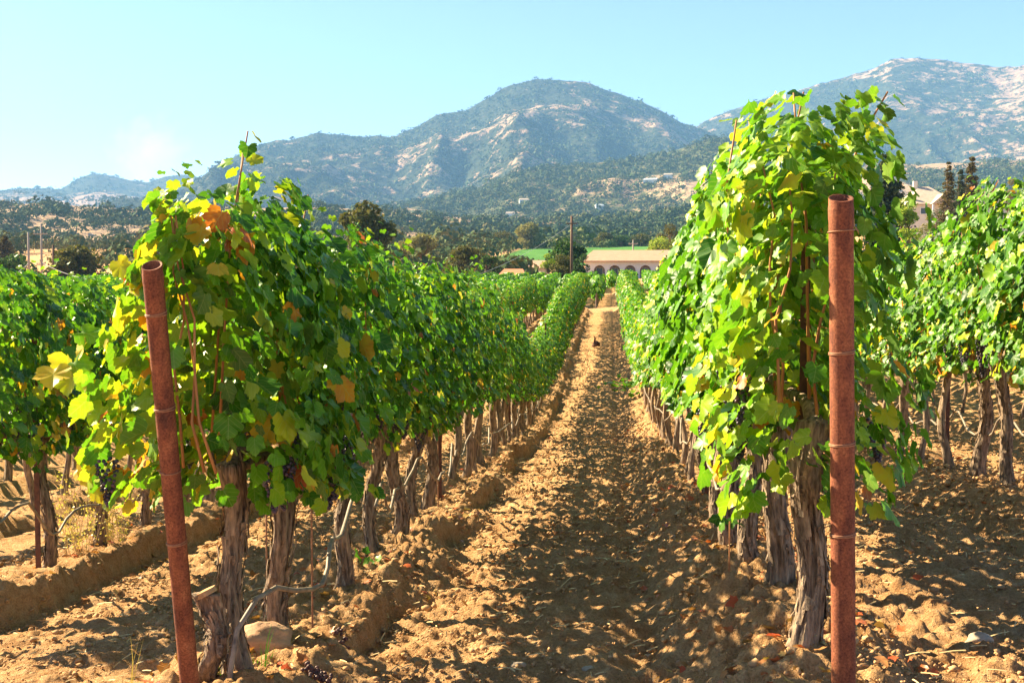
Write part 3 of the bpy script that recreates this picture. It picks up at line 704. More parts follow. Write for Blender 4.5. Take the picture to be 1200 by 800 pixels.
def stake(x, y, h, label, group, cross=False, mat=M_RUSTD, r=.014, lean=0, name='metal_stake', cat='stake'):
    t = thing(name, label, cat, (x, y, gz(x, y)), VR.uniform(-.2, .2), group)
    mb = MB()
    if r > .008:      # T section
        mb.box((0, 0, h / 2 - .1), (2.4 * r, .005, h + .2)); mb.box((0, r * .62, h / 2 - .1), (.005, r * 1.2, h + .2))
    else: mb.tube([(0, 0, -.1), (lean * .5, 0, h * .5), (lean, 0, h)], r, 7)
    mb.build('shaft', mat, t)
    if cross:
        for zz, w in ((h - .10, .22), (h - .17, .14)): MB().box((0, -.006, zz), (w, .006, .022)).build('cross_arm', mat, t)
    return t
G1 = 'dark metal stakes standing in the vine rows'
for x, px, h, lab, cr in ((XL, 330, 1.6, 'dark metal stake by the boulder, left row', 0), (XL, 515, 1.6, 'rusty thin stake midway along the left row by the cut bank', 0), (XL, 597, 1.6, 'third rusty stake down the left row', 0), (XL, 640, 1.6, 'farthest visible rusty stake of the left row', 0),
                          (XR, 943, 1.5, 'dark reddish stake beside the thick trunk behind the upright pipe', 0), (XR, 830, 1.5, 'second stake back in the row right of the path', 0),
                          (rowx(-1), 40, 1.6, 'dark stake at the near end of the second left row', 0), (rowx(2), 1112, 2.02, 'rusty stake with cross arm poking above the second right row', 1)):
    stake(x, y_for(px, x) if px != 640 else 26, h, lab, G1, cr)
stake(rowx(2), 15.3, 1.6, 'thin rusty stake deeper in the second right row', G1)
G3 = 'thin rusty training rods beside the trunks'
for i, (x, y, lab) in enumerate(((XL + .1, 5.1, 'thin rusty rod just right of the shaggy trunk behind the boulder'), (XL - .25, 5.6, 'short thin rusty rod between the stake and the next trunk'),
                       (XL - .1, 7.4, 'thin rusty rod between trunks in the middle of the left row'), (XR + .06, 5.35, 'thin rusty rod between the first trunks of the right row'), (XL + .05, 9.3, 'thin rusty rod just before the midway stake of the left row'))):
    stake(x, y, .75 if i != 1 else .5, lab, G3, r=.0045, mat=M_WIRE, name='training_rod', cat='rod')
# trellis wires
for k, y0, lab in ((0, 4.0, 'left row'), (1, 3.55, 'right row'), (-1, 5.4, 'second left row'), (2, 6.5, 'second right row')):
    for hgt, nm in ((.84, 'low'), (1.25, 'high')):
        pts = [(rowx(k), y, gz(rowx(k), y) + hgt) for y in np.arange(y0, 66, 2.0)]
        tag(MB().tube(pts, .0018, 4).build('trellis_wire', M_WIRE), f'{nm} trellis wire strung along the {lab} inside the leaves', 'wire', 'trellis wires along the rows')
# drip hoses, sagging between trunks
def hose(k, y0, y1, lab, seed, side=.10):
    rg = random.Random(seed); pts = []; y = y0; ph = rg.uniform(0, 6)
    while y < y1:
        x = rowx(k) + side + .05 * math.sin(y * 2.1 + ph); z = .36 + .075 * math.sin(y * 3.9 + ph) + .045 * math.sin(y * 8.3 + 2 * ph) + .02 * rg.uniform(-1, 1)
        pts.append((x, y, gz(rowx(k), y) + z)); y += .12 if y < 12 else .4
    return tag(MB().tube(pts, .0085, 8).build('drip_hose', M_HOSE, None, True), lab, 'hose', 'drip hoses along the rows')
x0 = XL + .07
hp = [(x0 - .02, 4.12, .02), (x0 - .03, 4.15, .18), (x0 - .02, 4.2, .32), (x0 + .03, 4.28, .42), (x0 + .07, 4.4, .44), (x0 + .1, 4.55, .40), (x0 + .12, 4.75, .37), (x0 + .12, 4.92, .36), (x0 + .12, 5.02, .41), (x0 + .11, 5.1, .49), (x0 + .1, 5.2, .51), (x0 + .08, 5.35, .48), (x0 + .07, 5.5, .47), (x0 + .06, 5.65, .52), (x0 + .05, 5.8, .58), (x0 + .05, 6.0, .66)]
hp = [(a, b_, gz(XL, b_) + c - .1) for a, b_, c in hp]
mb = MB().tube(hp, .0098, 10)
tag(mb.build('drip_hose', M_HOSE, None, True), 'thick grey hose looping past the boulder trunk in the left row', 'hose', 'drip hoses along the rows')
hose(0, 6.3, 40, 'weathered grey hose sagging between trunks farther along the left row', 3)
hose(-1, 5.6, 40, 'wavy grey hose strung in the second row left of the path', 4)
hose(2, 7.0, 30, 'weathered hose strung in the second row right of the path', 6)
hose(1, 6.5, 30, 'weathered hose hidden in the row right of the path', 8, -.02)

# a long bare cane hanging behind the leaning pipe
y = 4.45; a, b_, c, d_ = at(262, 600, y), at(268, 640, y), at(262, 690, y), at(244, 768, y)
mb = MB().tube([at(262, 575, y), a, at(267, 620, y), b_, at(268, 668, y), c, at(254, 725, y), d_, at(240, 785, y)], [.0045] * 9, 7)
tag(mb.build('bare_cane', M_CANE, None, True), 'long thin bare cane hanging to the soil right of the leaning pipe', 'cane')

# sawn stump behind the leaning pipe
sx, sy = at(249, 650, 4.3).x, 4.3
t = thing('vine_stump', 'old grey vine stump with pale sawn top behind the leaning pipe', 'stump', (sx, sy, gz(sx, sy)))
me, top = trunk_mesh(55, 'hi', h=.36, r=.035); ob('stump_wood', me, t)
MB().tube([(top[0], top[1], .355), (top[0] - .008, top[1], .372)], [.042, .040], 16).build('cut_face', M_CLOD, t)

# ------------------------------------------------------------------ stones, clods, litter
def stone(name, px, py_, Y, size, label, mat, seed, group=None, cat='stone'):
    rng = np.random.default_rng(seed); v, f = ICO3
    n = fbm(v[:, 0] * 1.4 + seed, v[:, 1] * 1.4 + v[:, 2] * 1.7, 4, seed) + .3 * ridged(v[:, 0] * 2 + v[:, 2] * 3, v[:, 1] * 2, 3, seed + 1)
    v = v * (0.62 + .55 * n)[:, None]; v = v * [1, 1, 1]
    p = at(px, py_, Y); z = gz(p.x, Y)
    me = mesh_np(name, v * np.array(size)[None] * .5, f, True, mats=[mat])
    o = ob(name, me, None, (p.x, Y, z + size[2] * .22)); o.rotation_euler = (rng.uniform(-.1, .1), rng.uniform(-.1, .1), rng.uniform(-.5, .5))
    return tag(o, label, cat, group)
stone('boulder', 306, 742, 4.75, (.25, .19, .17), 'smooth brown boulder on the soil bank beside the leaning pipe', M_ROCK, 4, cat='boulder')
stone('stone', 250, 790, 4.3, (.05, .05, .05), 'pale fist sized stone at the foot of the leaning pipe', M_ROCKG, 6)
stone('stone', 608, 735, 4.75, (.065, .055, .045), 'grey stone lying in the middle of the path', M_ROCKG, 7)
stone('stone', 605, 795, 4.4, (.06, .06, .05), 'pale round stone at the bottom edge of the path', M_ROCKG, 8)
stone('stone', 1148, 728, 4.75, (.10, .08, .08), 'grey pointed clod stone on the lower right soil', M_ROCKG, 9)
stone('stone', 690, 753, 4.65, (.06, .05, .04), 'small grey stone right of the middle path stone', M_ROCKG, 10)
stone('stone', 850, 560, 9.0, (.14, .10, .07), 'reddish stone at the foot of the right row bank', M_ROCK, 12)

rng = np.random.default_rng(9)
def scatter(n, x0, x1, y0, y1, power=1.6):
    u = rng.random(n); y = y0 * (y1 / y0) ** (u ** power); x = rng.uniform(x0, x1, n); return x, y
x, y = scatter(48000, -4.6, 4.2, 3.4, 22, 1.15)
keep = vn(x * 1.5, y * 1.5, 91) + .5 * vn(x * 6, y * 6, 92) > .55; x, y = x[keep], y[keep]
s = .0048 * rng.lognormal(0, .55, len(x)) * np.clip(y / 5, 1, 2)
s = np.clip(s, .003, .02)
sc = np.stack([s * rng.uniform(.7, 1.4, len(s)), s * rng.uniform(.7, 1.4, len(s)), s * rng.uniform(.5, .9, len(s))], 1)
Pz, Fz = blobs(np.stack([x, y, ground_z(x, y) + .022 + s * .2], 1), sc, ICO0, rng, .4, 14)
o = ob('soil_clods', mesh_np('soil_clods', Pz, Fz, False, mats=[M_CLOD])); tag(o, kind='stuff')
# straw
M_STRAW = plain('straw', (.50, .36, .17), (.75, .58, .30), 30, .8, 0)
def straws(n, x0, x1, y0, y1, ln, seed):
    r = np.random.default_rng(seed); x = r.uniform(x0, x1, n); y = y0 * (y1 / y0) ** r.random(n)
    a = r.uniform(0, 6.28, n); L_ = ln * r.lognormal(0, .4, n); el = np.abs(r.normal(0, .25, n)); w = .0012 * (1 + y / 10)
    z = ground_z(x, y) + .035; dx, dy, dz = np.cos(a) * np.cos(el) * L_, np.sin(a) * np.cos(el) * L_, np.sin(el) * L_
    p0 = np.stack([x, y, z], 1); p1 = p0 + np.stack([dx, dy, dz], 1); pm = (p0 + p1) / 2 + np.stack([0 * x, 0 * x, .03 * L_], 1)
    sd = np.stack([-np.sin(a) * w, np.cos(a) * w, w * .8], 1)
    P = np.stack([p0 - sd, p0 + sd, pm - sd, pm + sd, p1 - sd, p1 + sd], 1).reshape(-1, 3)
    F = (np.array([(0, 1, 3, 2), (2, 3, 5, 4)])[None] + (np.arange(n) * 6)[:, None, None]).reshape(-1, 4)
    return P, F
P, F = straws(3000, -4.2, 3.8, 3.5, 16, .045, 3)
o = ob('straw', mesh_np('straw', P, F, False, mats=[M_STRAW])); tag(o, kind='stuff')
# fallen leaves, thicker along the row banks
M_DRY = leafmat('dry_leaf', [(0, (.30, .16, .06)), (.4, (.42, .20, .07)), (.7, (.45, .12, .04)), (.9, (.50, .09, .03)), (1, (.55, .35, .12))], trans=.2, jitter=.6, vein=False, tboost=1)
n = 2100; k = rng.choice([-1, 0, 1, 2], n, p=[.18, .22, .42, .18]); x = ROW0 + PITCHX * k + rng.normal(0, .28, n); y = 3.7 * (20 / 3.7) ** rng.random(n)
pos = np.stack([x, y, ground_z(x, y) + .035], 1); nr = np.stack([rng.normal(0, .5, n), rng.normal(0, .5, n), np.ones(n)], 1); tp_ = rng.normal(0, 1, (n, 3))
P, F, T, UV = build_leaves(pos, nr, tp_, .05 * rng.uniform(.4, 1.1, n), rng.uniform(.1, 1, n), 'mid', rng)
o = ob('leaf_litter', mesh_np('leaf_litter', P, F, False, {'tint': T}, UV, [M_DRY])); tag(o, kind='stuff')

# fallen grape bunches
def fallen(px, py_, Y, label, seed, n=60, flat=.35):
    r = np.random.default_rng(seed); p = at(px, py_, Y); P = r.normal(0, 1, (n, 3)).clip(-1.4, 1.4) * [.034, .026, .014]; P[:, 2] = abs(P[:, 2])
    z = ground_z(p.x + P[:, 0], Y + P[:, 1]) - gz(p.x, Y); P[:, 2] += z
    v, f = blobs(P, np.full((n, 3), .008), ICO1, r, .05)
    o = ob('fallen_grapes', mesh_np('fallen_grapes', v, f, True, mats=[M_RAISIN]), None, (p.x, Y, gz(p.x, Y) + .03)); return tag(o, label, 'grapes', 'fallen grape bunches on the soil')
fallen(372, 783, 4.4, 'dark bunch of fallen grapes at the bottom of the left bank', 1, 80)
fallen(408, 716, 4.95, 'shrivelled bunch of fallen grapes on the left bank above another', 2, 70)
fallen(418, 797, 4.33, 'tiny dark cluster of fallen grapes at the bottom edge of the photo', 3, 18)
fallen(318, 585, 5.9, 'fallen grapes on shaded soil behind the dark stake', 4, 30)

# grass tufts and weeds
M_GRASS = leafmat('grass_blade', [(0, (.10, .28, .03)), (1, (.25, .42, .06))], trans=.3, vein=False)
M_DRYG = leafmat('dry_weed', [(0, (.48, .36, .12)), (.5, (.60, .46, .16)), (1, (.55, .50, .14))], trans=.35, vein=False, tboost=1)
def blade(mb, base, top, w, bend=0.0):
    base, top = Vector(base), Vector(top); n = 6; sd = Vector((w, 0, 0)); b0 = len(mb.v)
    for i in range(n + 1):
        t = i / n; p = base.lerp(top, t) + Vector((bend * math.sin(t * 3.14), 0, 0)); k = 1 - t ** 2 * .9
        mb.v += [tuple(p - sd * k), tuple(p + sd * k)]
    for i in range(n): mb.f.append((b0 + 2 * i, b0 + 2 * i + 1, b0 + 2 * i + 3, b0 + 2 * i + 2))
def tuft(px, py_, Y, blades, label, mat, seed, name='grass_tuft', cat='grass tuft'):
    p = at(px, py_, Y); z = gz(p.x, Y); r = random.Random(seed); mb = MB()
    for (tx, ty, w) in blades:
        q = at(tx, ty, Y + r.uniform(-.05, .05)) - Vector((p.x, Y, z)); blade(mb, (r.uniform(-.015, .015), r.uniform(-.015, .015), 0), q, w, r.uniform(-.01, .01))
    for k in range(8):
        blade(mb, (r.uniform(-.03, .03), 0, 0), (r.uniform(-.07, .07), r.uniform(-.05, .05), r.uniform(.03, .08)), .0018)
    return tag(mb.build(name, mat, None, False, (p.x, Y, z + .01)), label, cat, 'green tufts near the boulder' if mat is M_GRASS else None)
tuft(292, 770, 4.5, [(255, 692, .004), (262, 697, .003), (268, 705, .003)], 'long green grass blades leaning left in front of the boulder', M_GRASS, 1)
tuft(308, 768, 4.48, [(319, 732, .0025), (321, 740, .002)], 'short upright green grass blades in front of the boulder', M_GRASS, 2)
tuft(275, 772, 4.45, [(261, 746, .0035), (264, 752, .003)], 'small green blades between the leaning pipe and the boulder', M_GRASS, 3)
tuft(258, 785, 4.35, [(256, 768, .003), (262, 774, .003), (252, 775, .003)], 'little green sprout at the foot of the leaning pipe', M_GRASS, 4)
tuft(149, 770, 4.5, [(153, 748, .002), (168, 752, .0015), (162, 755, .0015)], 'dry yellow straw tuft left of the leaning pipe', M_DRYG, 5)

def dry_weed(x, y, h, label, seed, n=14, mat=M_DRYG, leafy=26):
    r = np.random.default_rng(seed); t = thing('dry_weed', label, 'weed', (x, y, gz(x, y)), 0, 'tall dry weeds under the second left row'); mb = MB(); pos = []
    for k in range(n):
        a = r.uniform(0, 6.28); rr = r.uniform(.02, .2); hh = h * r.uniform(.5, 1); b0 = Vector((r.normal(0, .05), r.normal(0, .05), -.02)); tp = Vector((b0.x + math.cos(a) * rr, b0.y + math.sin(a) * rr, hh))
        mb.tube([b0, b0.lerp(tp, .5) + Vector((0, 0, .03)), tp], .002, 4)
        for i in range(leafy): q = b0.lerp(tp, r.uniform(.2, 1)); pos.append((q.x + r.normal(0, .018), q.y + r.normal(0, .018), q.z))
    mb.build('stem', M_STRAW, t)
    pos = np.array(pos); m = len(pos); P, F, T, UV = build_leaves(pos, r.normal(0, 1, (m, 3)), r.normal(0, 1, (m, 3)) + [0, 0, .5], np.full(m, .016), r.random(m), 'far', r)
    ob('leaves', mesh_np('leaves', P, F, False, {'tint': T}, UV, [mat]), t)
for i, (px, X, h, lab) in enumerate(((92, rowx(-1), .62, 'tall dry yellow weed right of the dark trunk, second left row'), (112, rowx(-1) - .1, .5, 'bushy dry weed under the yellow leaves, left of the leaning pipe'), (130, rowx(-1) + .05, .45, 'low dry weed nearest to the leaning pipe under the leaves'), (105, rowx(-1) - .5, .4, 'dry weed behind the others in the second left row'))):
    dry_weed(X, min(9.6, y_for(px, X)), h, lab, 20 + i)
def leafy_weed(x, y, z, n, spread, size, label, seed, tb=.42, dirx=0):
    r = np.random.default_rng(seed); t = thing('leafy_shoot', label, 'shoot', (x, y, gz(x, y)))
    pos = r.normal(0, 1, (n, 3)) * [spread, spread, spread * .5] + [0, 0, z]; pos[:, 0] += dirx * np.linspace(0, 1, n)
    P, F, T, UV = build_leaves(pos, r.normal(0, .5, (n, 3)) + [0, -.4, 1], r.normal(0, 1, (n, 3)), size * r.uniform(.6, 1.2, n), tb + .08 * r.standard_normal(n), 'mid', r)
    ob('leaves', mesh_np('leaves', P, F, False, {'tint': T}, UV, [M_LEAF]), t)
    MB().tube([(dirx * .9, 0, 0), (dirx * .5, 0, z * .8), (0, 0, z)], .004, 5).build('stem', M_CANE, t)
p = at(722, 438, 25.0); leafy_weed(p.x, 25, .45, 40, .17, .13, 'bright green shoot sprawling out from the right row onto the path', 3, dirx=.4)
p = at(425, 640, 6.4); leafy_weed(p.x, 6.4, .06, 9, .05, .07, 'small green sprout at the foot of the left row trunks', 4)
p = at(842, 575, 6.5); leafy_weed(XR - .14, 5.6, .28, 5, .04, .06, 'few dark green leaves hanging low in front of the right row trunks', 5, tb=.25)
p = at(698, 408, 40)
t = thing('small_stump', 'small dark stump standing in the middle of the path', 'stump', (p.x, 40, gz(p.x, 40)))
MB().tube([(0, 0, -.05), (.02, 0, .12), (0, 0, .2)], [.16, .12, .05], 9).build('stump_wood', M_RUSTD, t, True)
MB().tube([(-.04, 0, .1), (-.02, 0, .3), (-.07, 0, .36)], [.04, .03, .015], 6).build('snag', M_RUSTD, t, True)

# ------------------------------------------------------------------ trees beyond the vineyard
def treemat(name, stops): return leafmat(name, stops, trans=.25, gloss=.15, rough=.7, jitter=.35, vein=False, tboost=1.2)
TM = {'oak': treemat('oak_leaves', [(0, (.045, .05, .018)), (.5, (.10, .095, .03)), (1, (.22, .16, .05))]),
      'dark': treemat('dark_leaves', [(0, (.018, .05, .015)), (.5, (.04, .09, .02)), (1, (.10, .15, .04))]),
      'lime': treemat('lime_leaves', [(0, (.12, .20, .02)), (.5, (.28, .36, .03)), (1, (.48, .44, .06))]),
      'pale': treemat('pale_leaves', [(0, (.14, .13, .06)), (.5, (.24, .21, .09)), (1, (.34, .27, .12))]),
      'conifer': treemat('conifer_needles', [(0, (.014, .028, .018)), (.5, (.035, .05, .025)), (1, (.09, .09, .035))]),
      'conifer_brown': treemat('brown_conifer_needles', [(0, (.04, .035, .018)), (.5, (.11, .08, .03)), (1, (.22, .14, .05))])}
def base_z(x, y):
    if y < 600: return float(ground_base(np.array([x]), np.array([y]))[0])
    return float(ground_base(np.array([x]), np.array([y]))[0])
def tree(name, px, ytop, wpx, Y, kind, label, seed, group=None, nleaf=2600, lobes=11, hmin=4, cone=False, squash=1.0, bottom=None):
    r = np.random.default_rng(seed); tp = at(px, ytop, Y); x = tp.x; zb = base_z(x, Y); H = max(hmin, tp.z - zb); W = wpx / FPX * Y
    t = thing(name, label, 'tree', (x, Y, zb), 0, group)
    mb = MB(); lean = r.uniform(-.03, .03) * H
    mb.tube([(0, 0, -.3), (lean * .3, 0, H * .2), (lean, 0, H * .55), (lean, 0, H * (.93 if cone else .75))], [W * .045 + .1, W * .035 + .05, W * .02 + .04, .03], 8)
    pos = []; 
    if cone:
        nt = 24
        for i in range(nt):
            f = i / (nt - 1); zz0 = H * (.08 + .9 * f)
            nb = 9 if f < .8 else 5
            for b_ in range(nb):
                ff = min(.99, max(0, f + r.uniform(-.04, .04))); zz = H * (.08 + .9 * ff); R = W * .8 * (1 - ff) ** .8 + .12
                a = r.uniform(0, 6.28); L_ = R * r.uniform(.6, 1.1); m = int(2.2 * nleaf / nt / nb * (1.5 - f))
                q = r.random(m) ** .7; ww = .24 * L_ * (1.15 - q) + .08
                pos.append(np.stack([math.cos(a) * L_ * q + r.normal(0, 1, m) * ww, math.sin(a) * L_ * q + r.normal(0, 1, m) * ww, zz - .35 * L_ * q + r.normal(0, .10, m) * L_], 1))
                if b_ % 3 == 0: mb.tube([(0, 0, zz), (math.cos(a) * L_ * .8, math.sin(a) * L_ * .8, zz - .1 * L_)], [.05, .02], 4, False)
        ls = W * .075
    else:
        zc = H * (.50 if bottom is None else bottom); rz_ = H - zc
        for i in range(lobes):
            a = r.uniform(0, 6.28); q = r.random() ** .6; el = r.uniform(-.75, 1.0)
            c = Vector((math.cos(a) * W * .36 * q * math.cos(el * .9), math.sin(a) * W * .36 * q, zc + rz_ * .68 * math.sin(el * 1.3) * squash)); R = W * r.uniform(.14, .24) * (1.15 - .35 * q)
            if i == 0: c = Vector((0, 0, H - R * .8))
            mb.tube([(lean, 0, H * .4), tuple(Vector((lean, 0, H * .5)).lerp(c, .6)), tuple(c)], [W * .02 + .03, W * .012 + .02, .02], 5, False)
            m = nleaf // lobes; dv = r.normal(0, 1, (m, 3)); dv /= np.linalg.norm(dv, axis=1, keepdims=True)
            bump = .8 + .4 * vn(dv[:, 0] * 3 + i, dv[:, 1] * 3 + dv[:, 2] * 3, seed)
            pos.append(np.array(c)[None] + dv * (R * bump * r.uniform(.55, 1.05, m) ** .5)[:, None] * [1, 1, .8])
        ls = W * .05
    P_ = np.vstack(pos); P_[:, 2] = np.maximum(P_[:, 2], .3); m = len(P_)
    P_, F_, T_, UV_ = build_leaves(P_, r.normal(0, 1, (m, 3)) + [0, 0, .6], r.normal(0, 1, (m, 3)), ls * r.uniform(.5, 1.2, m), np.clip(r.normal(.45, .18, m), 0, 1), 'far', r)
    mb.build('trunk', M_POLE, t, True); ob('crown', mesh_np('crown', P_, F_, False, {'tint': T_}, UV_, [TM[kind]]), t)
    return t
GT = 'trees beyond the vineyard'
tree('oak_tree', 88, 291, 78, 170, 'oak', 'rounded olive brown oak beside the three utility poles', 1, GT, 5200, 16)
tree('broadleaf_tree', 14, 302, 62, 190, 'dark', 'dark green tree at the left edge behind the vines', 2, GT, 3600)
tree('broadleaf_tree', 72, 318, 46, 165, 'oak', 'lower olive bush in front of the oak near the utility poles', 47, GT, 3000)
tree('conifer_tree', 6, 276, 34, 260, 'conifer_brown', 'dull brown pointed tree at the far left edge', 3, GT, 2600, cone=True)
tree('oak_tree', 430, 237, 96, 150, 'oak', 'brown topped oak rising above the left vine row', 4, GT, 5200, 15)
tree('broadleaf_tree', 495, 274, 60, 220, 'pale', 'pale brownish tree between the oak and the dark bushes', 5, GT, 2600)
tree('broadleaf_tree', 540, 288, 60, 170, 'oak', 'dark olive tree just above the left row near the orange roof', 6, GT, 3600)
tree('broadleaf_tree', 570, 300, 42, 165, 'dark', 'dark low bush left of the orange roof', 7, GT, 2600)
tree('broadleaf_tree', 600, 300, 24, 215, 'dark', 'small round dark tree in front of the green field', 8, GT, 1800)
tree('broadleaf_tree', 664, 279, 62, 150, 'dark', 'dark leafy tree behind the brown utility pole', 9, GT, 5200, 14)
tree('broadleaf_tree', 641, 297, 24, 146, 'lime', 'yellow green bush beside the cream house', 10, GT, 2600)
tree('broadleaf_tree', 684, 306, 34, 146, 'dark', 'bushy dark shrub against the arcaded house', 11, GT, 2400)
tree('broadleaf_tree', 657, 312, 40, 143, 'oak', 'grey green bush at the foot of the brown utility pole', 12, GT, 2400)
tree('broadleaf_tree', 620, 262, 42, 470, 'pale', 'large pale tan tree behind the green field', 13, GT, 3400, 14)
tree('broadleaf_tree', 590, 272, 30, 480, 'oak', 'grey green tree left of the large pale tree', 14, GT, 2200)
tree('broadleaf_tree', 555, 275, 34, 500, 'oak', 'hazy tree on the field edge above the dark olive tree', 15, GT, 2200)
tree('broadleaf_tree', 706, 272, 30, 480, 'oak', 'rounded tree behind the field right of the utility pole', 16, GT, 2200)
tree('broadleaf_tree', 728, 276, 28, 480, 'dark', 'second rounded tree behind the field above the arcaded roof', 17, GT, 2200)
tree('broadleaf_tree', 752, 274, 28, 480, 'oak', 'tree behind the field above the white pole', 18, GT, 2200)
tree('broadleaf_tree', 785, 262, 34, 260, 'oak', 'olive brown tree at the edge of the right row foliage', 19, GT, 2600)
tree('broadleaf_tree', 775, 280, 40, 250, 'lime', 'light green bush behind the right end of the arcaded house', 20, GT, 2600)
tree('conifer_tree', 836, 196, 20, 190, 'conifer_brown', 'brown conifer tip poking above the right row', 21, GT, 2600, cone=True)
tree('conifer_tree', 852, 190, 18, 192, 'conifer_brown', 'second brown conifer tip just right of the first above the right row', 22, GT, 2600, cone=True)
tree('conifer_tree', 1040, 178, 56, 120, 'conifer', 'dark feathery conifer behind the tall right vine', 23, GT, 7000, cone=True)
tree('conifer_tree', 1112, 187, 26, 170, 'conifer_brown', 'brown conifer left in the trio beside the tan house', 24, GT, 4200, cone=True)
tree('conifer_tree', 1126, 196, 24, 168, 'conifer', 'dark middle conifer of the trio beside the tan house', 25, GT, 4200, cone=True)
tree('conifer_tree', 1139, 181, 32, 172, 'conifer_brown', 'tallest conifer, right in the trio beside the tan house', 26, GT, 4600, cone=True)
tree('broadleaf_tree', 1062, 232, 46, 105, 'lime', 'yellow green bushy tree in front of the tan house', 27, GT, 4600, 14)
tree('broadleaf_tree', 1090, 252, 36, 100, 'pale', 'pale flowering bush right of the yellow green tree', 28, GT, 2600)
tree('broadleaf_tree', 1186, 210, 30, 200, 'pale', 'grey green tree at the right edge above the vines', 29, GT, 2600)
tree('broadleaf_tree', 1098, 245, 24, 96, 'dark', 'dark shrub between the tan house and the trio', 30, GT, 2000)

# belt of trees beyond the green field, reading as one mass
rng = np.random.default_rng(500); n = 900
U = rng.uniform(-80, 1280, n); D = rng.uniform(455, 640, n)
ang = np.deg2rad(4.7) - np.arctan((U - 600) / FPX); x = -np.sin(ang) * D; y = np.cos(ang) * D
s = rng.lognormal(math.log(2.9), .35, n); z = ground_base(x, y)
leafy_mass('valley_woods', x, y, z + s * .5, s, 60, rng, .34)

n = 420; x = rng.uniform(-85, -13, n); y = rng.uniform(158, 285, n); keep = (x / y < -.065) | (y < 150); x, y = x[keep], y[keep]; s_ = rng.lognormal(math.log(1.5), .35, len(x))
leafy_mass('field_scrub', x, y, ground_base(x, y) + s_ * .4, s_, 60, rng, .32)
n = 520; x = rng.uniform(-150, -34, n); y = rng.uniform(290, 452, n); s_ = rng.lognormal(math.log(2.4), .35, n)
leafy_mass('field_scrub', x, y, ground_base(x, y) + s_ * .4, s_, 50, rng, .34)
# ------------------------------------------------------------------ buildings
M_TILE = plain('clay_roof_tiles', (.40, .24, .15), (.55, .35, .23), 1.2, .9, .5, (1, 6, 1), dist=.05)
M_TILEO = plain('orange_roof_tiles', (.45, .17, .08), (.56, .24, .12), 1.5, .9, .5, (1, 6, 1), dist=.05)
M_STUCCO = plain('cream_stucco', (.56, .53, .46), (.66, .63, .56), 1, .9, .1)
M_WHITE = plain('white_stucco', (.58, .62, .62), (.68, .71, .70), 1, .9, .1)
M_TAN = plain('tan_shingles', (.42, .33, .25), (.55, .44, .34), 2, .9, .4)
M_BROWNR = plain('brown_shingles', (.24, .16, .12), (.32, .22, .17), 2, .9, .4)
M_GLASS, nt, N, L, b = newmat('window_glass'); b.inputs['Base Color'].default_value = (.03, .04, .05, 1); b.inputs['Roughness'].default_value = .12
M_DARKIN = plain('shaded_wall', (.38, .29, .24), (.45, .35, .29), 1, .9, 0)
def gable(parent, x0, x1, y0, y1, z0, zr, mat, hip=0, name='roof', th=.18):
    "ridge along x, closed underside"
    ym = (y0 + y1) / 2
    v = [(x0, y0, z0), (x1, y0, z0), (x1, y1, z0), (x0, y1, z0), (x0 + hip, ym, zr), (x1 - hip, ym, zr)]
    v += [(a, b_, c - th) for a, b_, c in v[:4]]
    f = [(0, 1, 5, 4), (2, 3, 4, 5), (1, 2, 5), (3, 0, 4), (0, 6, 7, 1), (1, 7, 8, 2), (2, 8, 9, 3), (3, 9, 6, 0), (9, 8, 7, 6)]
    return MB().add(v, f).build(name, mat, parent)
def window(parent, x, y, z, w, h, fr=M_WHITE):
    f = MB()
    for a in (-1, 1): f.box((x + a * (w / 2 + .05), y, z), (.1, .12, h + .2))
    for a in (-1, 1): f.box((x, y, z + a * (h / 2 + .05)), (w, .12, .1))
    fo = f.build('window', fr, parent); MB().box((x, y + .01, z), (w, .05, h)).build('pane', M_GLASS, fo)
# long arcaded house
Y = 185; A = at(686, 292, Y); Bp = at(800, 292, Y); zb = base_z(A.x, Y); ze = at(690, 307, Y).z; zr = at(690, 294.5, Y + 4).z
Wd = Bp.x - A.x; t = thing('arcaded_house', 'long low cream house with arched porch and tan tiled roof at the path end', 'house', (A.x, Y, zb), 0)
H = ze - zb; mb = MB(); wall = []
nb = 5; bw = 2.35; xs = 1.0
def arch_bay(mb, xa, xb, h, yf, th, ah, ar):
    xm = (xa + xb) / 2; n = 12; out = [(xa, h), (xa, ah)]; pts = [(xm - ar, ah)] + [(xm - ar * math.cos(math.pi * i / n), ah + ar * math.sin(math.pi * i / n)) for i in range(1, n)] + [(xm + ar, ah)]
    for i in range(n):
        (x0, z0), (x1, z1) = pts[i], pts[i + 1]
        v = [(x0, yf, z0), (x1, yf, z1), (x1, yf, h), (x0, yf, h), (x0, yf + th, z0), (x1, yf + th, z1), (x1, yf + th, h), (x0, yf + th, h)]
        mb.add(v, [(0, 1, 2, 3), (7, 6, 5, 4), (0, 4, 5, 1)])
    for q0, q1 in ((xa, xm - ar), (xm + ar, xb)): mb.box(((q0 + q1) / 2, yf + th / 2, h / 2), (q1 - q0, th, h))
for i in range(nb):
    arch_bay(mb, xs + i * bw, xs + (i + 1) * bw, H, 0, .3, H - 1.35, .85)
mb.box((xs / 2, .15, H / 2), (xs, .3, H)); x1 = xs + nb * bw; mb.box(((x1 + Wd) / 2, .15, H / 2), (Wd - x1, .3, H))
mb.box((Wd / 2, 7.85, H / 2), (Wd, .3, H)); mb.box((.15, 4, H / 2), (.3, 7.38, H)); mb.box((Wd - .15, 4, H / 2), (.3, 7.38, H))
mb.build('wall', M_WHITE, t); MB().box((xs + nb * bw / 2, 2.2, H / 2), (nb * bw - .4, .2, H - .02)).build('porch_wall', M_DARKIN, t)
gable(t, -.8, Wd + .8, -.9, 8.9, H + .18, H + .18 + (zr - ze), M_TILE, 2.0)
